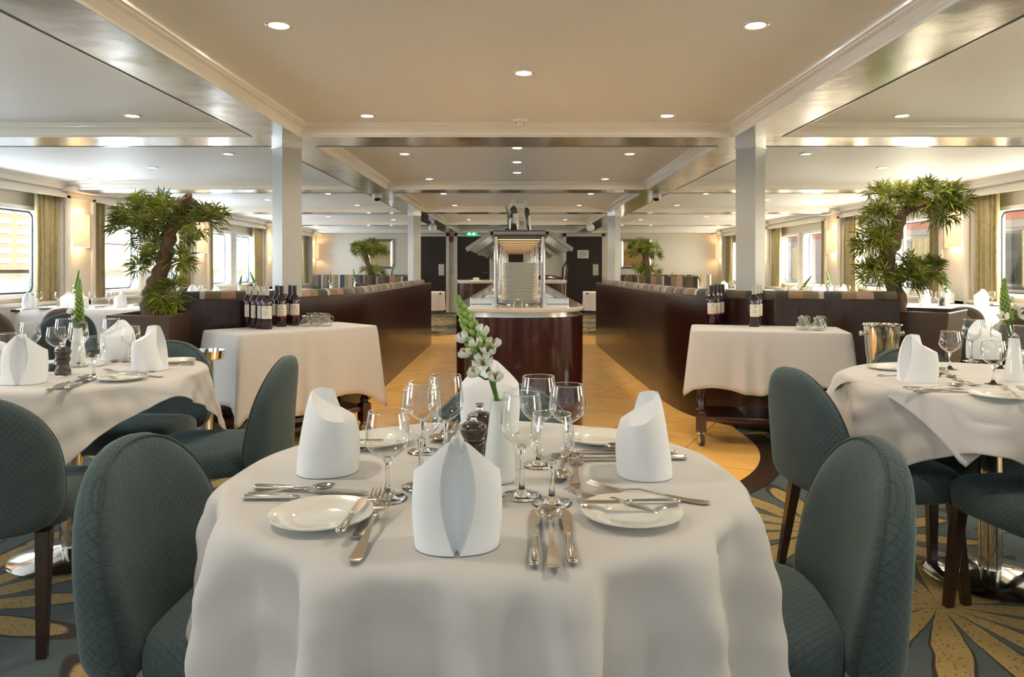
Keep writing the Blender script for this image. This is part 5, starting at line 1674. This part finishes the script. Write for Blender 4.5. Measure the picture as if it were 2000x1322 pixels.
mk_vase([rel(974, 800), rel(968, 770), rel(958, 735), rel(945, 700), rel(930, 665), rel(915, 632), rel(903, 605), rel(895, 586)], 62,
        [(rel(955, 725), rel(944, 712, -.02), (-.1, -.75, .65), 1.0), (rel(960, 740), rel(934, 733, -.012), (-.55, -.3, .75), .45), (rel(970, 770), rel(966, 745, -.015), (.1, -.2, 1), .55),
         (rel(948, 705), rel(917, 695, -.008), (-.6, -.2, .8), .5), (rel(945, 700), rel(949, 692, -.008), (.3, -.3, .9), .5), (rel(955, 712), rel(962, 680, 0), (.15, -.1, 1), .4), (rel(938, 680), rel(930, 677, -.012), (-.1, -.3, 1), .15), (rel(934, 672), rel(909, 668, -.008), (-.5, -.1, .9), .15), (rel(930, 665), rel(938, 655, -.006), (.4, -.1, 1), .1)],
        21, 'white porcelain vase with star flower stem leaning left on the front table,', VB)

# ------------------------------------------------------------------ the left round table
lt_ = 'on the left round table'
gn = 'folded napkins on the left round table'
put_on(nap, 47, 748, R(10), 'standing white napkin nearest the viewer on the left round table', gn, scale=1.1)
put_on(nap, 294, 722, R(82), 'standing white napkin with tall tip at the right of the left round table', gn, scale=(1.05, 1.3, 1.12))
put_on(nap, 232, 703, R(180), 'standing white napkin seen through glasses on the left round table', gn, scale=1.12)
nap.put((-2.18, 2.98, TT), R(-85), 'standing white napkin cut off by the photo edge on the left round table', gn, 1.0)
gg = 'wine glasses on the left round table'
for px, ry, big, lb in ((59, 629, 1, 'tall wine glass behind the nearest napkin'), (110, 639, 0, 'low wine glass left of the dark mill'), (125.6, 622.6, 1, 'tall wine glass behind the dark mill'), (153, 629.6, 1, 'tall wine glass in front of the flower'),
                        (183, 657, 0, 'low wine glass nearest the side plate'), (218, 622.6, 1, 'tall wine glass in front of the far napkin'), (255.7, 637, 0, 'low wine glass beside the right napkin'), (12, 651, 0, 'low wine glass cut off by the photo edge')):
    glass_at(px, ry, big, '%s %s' % (lb, lt_), gg)
mill.put(P(123, 731, TT), 0, 'dark wooden pepper mill on the left round table', None, (1.1,) * 3)
b = B(); b.box(-.035, .035, -.012, .012, 0, .028)
tag(obj('place_card_block', b, M['black'], loc=P(94, 724, TT), rot=(R(-25), 0, R(-30)), smooth=False, bevel=.002), 'small black block with pale card beside the mill on the left round table', 'card holder')
put_on(sp_plate, 240, 742, 0, 'white side plate carrying a knife, front of the left round table', 'side plates on the left round table')
put_on(sp_plate, 342, 708, 0, 'white side plate at the right edge of the left round table', 'side plates on the left round table')
gc = 'cutlery on the left round table'
lay('table_knife', (92, 764), (165, 738), 'left of two knives in front of the dark mill ' + lt_, group=gc)
lay('table_knife', (128, 762), (188, 740), 'right of two knives in front of the dark mill ' + lt_, group=gc)
lay('soup_spoon', (112, 764), (172, 737), 'spoon between two knives in front of the dark mill ' + lt_, za=TT + .004, zb=TT + .008, group=gc)
lay('fork', (318, 737), (205, 727), 'fork lying behind the front plate ' + lt_, group=gc)
lay('fork', (300, 727), (256, 712), 'fork beside the right napkin ' + lt_, group=gc)
lay('butter_knife', (288, 734), (205, 733), 'butter knife across the front plate ' + lt_, za=TT + .015, zb=TT + .015, group=gc)
lay('table_knife', (380, 713), (322, 714), 'nearer knife at the right edge ' + lt_, group=gc)
lay('table_knife', (372, 710), (322, 711), 'farther knife at the right edge ' + lt_, group=gc)
lay('dessert_spoon', (190, 716), (228, 706), 'dessert spoon in front of the far napkin ' + lt_, group=gc)
lay('fork', (78, 742), (140, 735), 'dessert fork behind the nearest napkin ' + lt_, group=gc)
VB = P(152, 712, TT)
mk_vase([rel(152, 642), rel(155, 625), rel(155, 605), rel(155, 590), rel(154, 575), rel(155, 560), rel(155, 547)], 100,
        [(rel(153, 632), rel(146, 622, -.01), (-.5, -.4, .7), .8), (rel(153, 632), rel(140, 612, -.01), (-.5, 0, .8), .1)], 22, 'white porcelain vase with upright green flower spike on the left round table,', VB, .12, 6)

# ------------------------------------------------------------------ the right round table
rt_ = 'on the right round table'
gn = 'folded napkins on the right round table'
put_on(nap, 1790, 744, R(-78), 'standing white napkin at the left of the right round table', gn, scale=(1.05, 1.25, 1.06))
put_on(nap, 1920, 700, R(180), 'standing white napkin seen through glasses on the right round table', gn, scale=1.1)
gg = 'wine glasses on the right round table'
for px, ry, big, lb in ((1855.5, 647, 0, 'low wine glass beside the standing napkin'), (1897, 624, 1, 'tall wine glass in front of the far napkin'), (1955, 632, 1, 'tall wine glass in front of the flower vase'),
                        (1940, 665, 0, 'low wine glass nearest the side plate'), (1998, 636, 1, 'tall wine glass at the photo edge')):
    glass_at(px, ry, big, '%s %s' % (lb, rt_), gg)
put_on(sp_plate, 1950, 777, 0, 'white side plate with forks at the front of the right round table', 'side plates on the right round table')
put_on(sp_plate, 1738, 722, 0, 'white side plate at the far left of the right round table', 'side plates on the right round table')
gc = 'cutlery on the right round table'
lay('table_knife', (1763, 759), (1862, 764), 'farther knife in front of the napkin ' + rt_, group=gc)
lay('table_knife', (1783, 766), (1902, 768), 'nearer knife in front of the napkin ' + rt_, group=gc)
lay('soup_spoon', (1772, 763), (1882, 755), 'spoon lying across two knives ' + rt_, za=TT + .006, zb=TT + .009, group=gc)
lay('dessert_spoon', (1895, 752), (1852, 736), 'dessert spoon beside the low glass ' + rt_, group=gc)
lay('fork', (1862, 742), (1912, 758), 'dessert fork beside the low glass ' + rt_, group=gc)
lay('fork', (2000, 783), (1958, 760), 'left fork resting on the front plate ' + rt_, za=TT + .012, zb=TT + .020, group=gc)
lay('fork', (2040, 783), (1990, 760), 'right fork resting on the front plate ' + rt_, za=TT + .012, zb=TT + .020, group=gc)
lay('butter_knife', (1713, 736), (1775, 734), 'butter knife at the far left ' + rt_, group=gc)
lay('soup_spoon', (1832, 738), (1838, 722), 'spoon of the far setting behind the napkin ' + rt_, group=gc)
lay('fork', (1815, 742), (1848, 728), 'fork behind the standing napkin ' + rt_, group=gc)
VB = P(1981, 745, TT)
mk_vase([rel(1974, 655), rel(1970, 640), rel(1967, 622), rel(1964, 605), rel(1962, 585), rel(1961, 565), rel(1962, 546)], 100,
        [(rel(1969, 636), rel(1960, 621, -.015), (-.4, -.5, .6), 1.0), (rel(1969, 634), rel(1984, 606, 0), (.5, -.2, .6), .7), (rel(1970, 636), rel(1988, 618, -.01), (.7, -.3, .4), .8), (rel(1969, 628), rel(1972, 590, 0), (.4, 0, 1), .05)],
        23, 'white porcelain vase with star flowers on the right round table,', VB, .25, 5)

# ------------------------------------------------------------------ tables along the windows and in the booths
def far_table(c, hx, hy, drop, lab, rot=0):
    q = B(); n = 120; vs = [(0, 0, THZ + .003)]; rings = []
    per = []
    for i in range(n):
        a = 2 * PI * i / n; e = 6
        ca, sa = math.cos(a), math.sin(a)
        k = (abs(ca) ** e + abs(sa) ** e) ** (-1 / e)
        per.append((hx * ca * k, hy * sa * k, a))
    rings.append([(x * .97, y * .97, THZ + .003) for x, y, a in per])
    rings.append([(x * 1.0, y * 1.0, THZ - .005) for x, y, a in per])
    for j in range(1, 7):
        t = j / 6
        rings.append([(x * (1 + .02 * t) + .02 * t * math.sin(a * 9) * math.cos(a), y * (1 + .02 * t) + .02 * t * math.sin(a * 9) * math.sin(a), THZ - .005 - drop * t) for x, y, a in per])
    fs = [(0, 1 + i, 1 + (i + 1) % n) for i in range(n)]
    for r_ in rings: vs += r_
    for j in range(len(rings) - 1):
        for i in range(n): fs.append((1 + j * n + i, 1 + (j + 1) * n + i, 1 + (j + 1) * n + (i + 1) % n, 1 + j * n + (i + 1) % n))
    q.add(vs, fs)
    tag(obj('tablecloth', q, M['cloth'], loc=(c[0], c[1], 0), rot=(0, 0, rot), angle=180), 'white cloth on ' + lab, 'tablecloth')
    t = thing('dining_table', lab, 'table', (c[0], c[1], 0), rot)
    q = B(); q.box(-hx * .94, hx * .94, -hy * .94, hy * .94, THZ - .03, THZ - .004); obj('tabletop', q, M['leg_wood'], t, smooth=False)
    q = B(); q.lathe([(.2, 0), (.2, .012), (.05, .03), (.04, .06), (.04, THZ - .03)], 20); obj('pedestal', q, M['chrome'], t)
def far_flower(px, py, y, top, lab, lean=0):
    """small vase on a table at depth y, spike tip at (top px, top py)"""
    x = (px - VX) * y / FPX
    t = thing('flower_vase', 'small white vase of the %s' % lab, 'vase', (x, y, TT))
    q = B(); q.lathe([(0, .0), (.030, .0), (.032, .01), (.018, .15), (.015, .15), (.015, .1), (0, .1)], 16); obj('body', q, M['vase'], t)
    f = thing('star_flower_stem', lab, 'flower', (x, y, TT))
    tip = ((top[0] - px) * y / FPX, 0, CH - (top[1] - VY) * y / FPX - TT)
    pts = [(0, 0, .12), (tip[0] * .35, 0, .12 + (tip[2] - .12) * .4), tip]
    pp = [Vector((x_, 0, z_)) for x_, z_ in catmull([(p[0], p[2]) for p in pts], 6)]
    q = B(); q.tube(pp, [.006 + .012 * math.sin(PI * i / (len(pp) - 1)) for i in range(len(pp))], 7); obj('stem', q, M['stem'], f, angle=180)
    q = B(); rnd = random.Random(int(px))
    for i in range(7):
        p = pp[2 + i % 5]; a = 2.4 * i; d = Vector((math.cos(a), math.sin(a), .4)).normalized()
        q.lathe([(0, -.014), (.014, -.004), (.016, .006), (0, .012)], 7, p.x + d.x * .022, p.y + d.y * .022, z0=p.z)
    obj('blossom', q, M['petal'], f, angle=180)
# window tables beside the planters
far_table((-4.56, 8.02), .80, .50, .42, 'window table left of the left planter')
far_table((4.70, 8.25), .68, .55, .42, 'sunlit window table right of the right planter')
gn = 'napkins on the left window table'
for px, py, rz, lb in ((57, 603, 0, 'leftmost napkin on the left window table'), (132, 601, R(180), 'middle napkin behind the flower on the left window table'), (161, 602, R(-80), 'napkin right of the tall flower on the left window table'), (236, 599, R(80), 'rightmost napkin on the left window table, next to the planter')):
    nap.put(P(px, py, TT), rz, lb, gn, 1.05)
for px, py, lb in ((75, 599, 'wine glass right of the leftmost napkin'), (114, 598, 'wine glass left of the flower'), (180, 597, 'wine glass under the wall lamp'), (213, 598, 'left of two glasses near the planter'), (222, 596, 'right of two glasses near the planter')):
    gs.put(P(px, py, TT), 0, lb + ', on the left window table', 'glasses on the left window table')
gc = 'cutlery and plates on the left window table'
for px, py, lb in ((88, 603, 'side plate near the leftmost napkin'), (195, 599, 'side plate under the wall lamp'), (270, 596, 'side plate near the planter')):
    sp_plate.put(P(px, py, TT), 0, lb + ' on the left window table', 'plates on the left window table')
lay('fork', (70, 604.5), (92, 602), 'fork beside the leftmost napkin on the left window table', group=gc)
lay('table_knife', (186, 602.5), (208, 600), 'knife below the wall lamp on the left window table', group=gc)
far_flower(145, 600, 7.8, (154, 527), 'green flower spike leaning right on the left window table')
nap.put(P(1807, 598, TT), R(80), 'standing napkin in shade, leftmost on the sunlit window table', 'napkins on the right window table', 1.1)
nap.put(P(1852, 592, TT), R(-60), 'sunlit napkin below the wall lamp on the right window table', 'napkins on the right window table', 1.05)
nap.put(P(1917, 597, TT), R(0), 'brightest sunlit napkin in front of the right curtain', 'napkins on the right window table', 1.15)
for px, py, lb in ((1815, 594, 'wine glass behind the shaded napkin'), (1833, 598, 'wine glass right of the shaded napkin'), (1852, 594, 'wine glass beside the flower'), (1914, 593, 'wine glass in front of the curtain'), (1938, 597, 'wine glass right of the brightest napkin')):
    gs.put(P(px, py, TT), 0, lb + ', on the right window table', 'glasses on the right window table')
mill.put(P(1839, 597, TT), 0, 'small wooden mill on the sunlit right window table')
far_flower(1848, 592, 8.2, (1846, 535), 'green flower spike on the sunlit right window table')
G2 = 'chairs at the window tables'
brown.put((-4.22, 7.0, 0), R(0), 'brown backed chair in front of the left window table, below the flower', G2)
brown.put((-4.98, 7.0, 0), R(0), 'brown backed chair at the left edge of the photo before the window table', G2)
teal.put((-4.0, 6.2, 0), R(55), 'pale teal chair turned sideways before the left window table', G2)
brown.put((-3.75, 8.5, 0), R(150), 'brown chair at the far end of the left window table beside the planter', G2)
brown.put((4.33, 7.28, 0), R(0), 'brown backed chair in front of the sunlit window table', G2)
brown.put((4.98, 7.28, 0), R(0), 'brown backed chair at the right edge of the photo by the window', G2)
teal.put((4.08, 6.6, 0), R(-55), 'pale teal chair turned sideways before the right window table', G2)
brown.put((4.0, 8.6, 0), R(170), 'brown chair behind the right planter at the window table', G2)
# booth tables
BT = [((-4.55, 11.3), 'booth table under the second left window'), ((-3.0, 11.6), 'booth table behind the left banquette'), ((-4.6, 14.8), 'booth table under the third left window'), ((-3.1, 15.0), 'booth table in the far left booth'),
      ((4.65, 11.3), 'booth table under the second right window'), ((3.05, 9.2), 'booth table just behind the right banquette'), ((3.05, 13.9), 'booth table in the far right booth'), ((4.65, 14.8), 'booth table under the third right window')]
for c, lb in BT: far_table(c, .55, .42, .30, lb)
far_table((-1.62, 13.2), .28, .35, .32, 'small white clothed table beyond the left banquette end')
far_table((1.50, 13.2), .28, .35, .32, 'small white clothed table beyond the right banquette end')
gn = 'napkins and glasses on the booth tables'
def booth_set(c, lb, spots, napk, glas):
    for i, (dx, dy) in enumerate(napk): nap.put((c[0] + dx, c[1] + dy, TT), random.uniform(0, 6), 'small standing napkin among the settings of the ' + lb, 'napkins on the ' + lb, 1.1)
    for i, (dx, dy) in enumerate(glas): gs.put((c[0] + dx, c[1] + dy, TT), 0, 'wine glass among the settings of the ' + lb, 'glasses on the ' + lb)
booth_set(BT[0][0], BT[0][1], 0, [(-.45, -.2), (-.22, .1)], [(-.36, -.1), (-.28, -.2)])
booth_set(BT[4][0], BT[4][1], 0, [(-.42, -.3), (-.1, -.3), (.1, -.1), (.35, -.25)], [(-.5, -.1), (-.3, -.15), (-.2, -.3), (.0, .1), (.2, -.3), (.28, 0), (.42, .1), (.45, -.2)])
booth_set(BT[5][0], BT[5][1], 0, [(.12, .1)], [(-.35, .1), (-.25, -.1), (.4, .15)])
booth_set(BT[6][0], BT[6][1], 0, [(-.45, -.2), (-.15, .1), (.1, -.2), (.4, .1)], [(-.35, .1), (-.25, -.2), (-.05, -.25), (.02, .2), (.2, .1), (.3, -.2), (.45, -.1)])
booth_set(BT[7][0], BT[7][1], 0, [(-.45, -.2), (.05, -.1)], [(-.3, -.2), (-.15, .1), (-.05, -.3), (.2, .1), (.3, -.2)])
far_flower(467, 572, 11.2, (472, 538), 'flower spike seen just left of the pale capped bottles')
far_flower(500, 566, 11.5, (488, 530), 'drooping flower spike above the pale capped bottles')
far_flower(646, 558, 11.6, (644, 532), 'flower spike in front of the striped far left bench')
far_flower(693, 555, 15.0, (690, 525), 'flower spike left of the far left bonsai')
far_flower(762, 552, 15.0, (768, 515), 'thin flower spike between left picture and far left pillar')
far_flower(1562, 572, 9.3, (1586, 538), 'flower spike tilting right above the right banquette')
far_flower(1622, 566, 11.2, (1614, 530), 'flower spike below the second right wall lamp')
far_flower(1306, 552, 13.9, (1314, 532), 'leaning flower spike right of the far right bonsai')
far_flower(1370, 556, 13.6, (1361, 535), 'flower spike above the right row of dark bottles')
far_flower(1438, 556, 14.8, (1442, 528), 'flower spike left of the right pillar')
b = B(); b.box(-.14, .14, -.1, .1, 0, .05)
tag(obj('folded_cloth', b, M['black'], loc=(-3.18, 11.35, TT), smooth=False, bevel=.012), 'dark folded cloth on the booth table right of the left pillar', 'cloth')
b = B(); b.box(-.09, .09, -.07, .07, 0, .03)
tag(obj('folded_cloth', b, M['blue_cloth'], loc=(-3.14, 11.35, TT + .051), smooth=False, bevel=.012), 'blue cloth lying on the dark folded cloth', 'cloth')
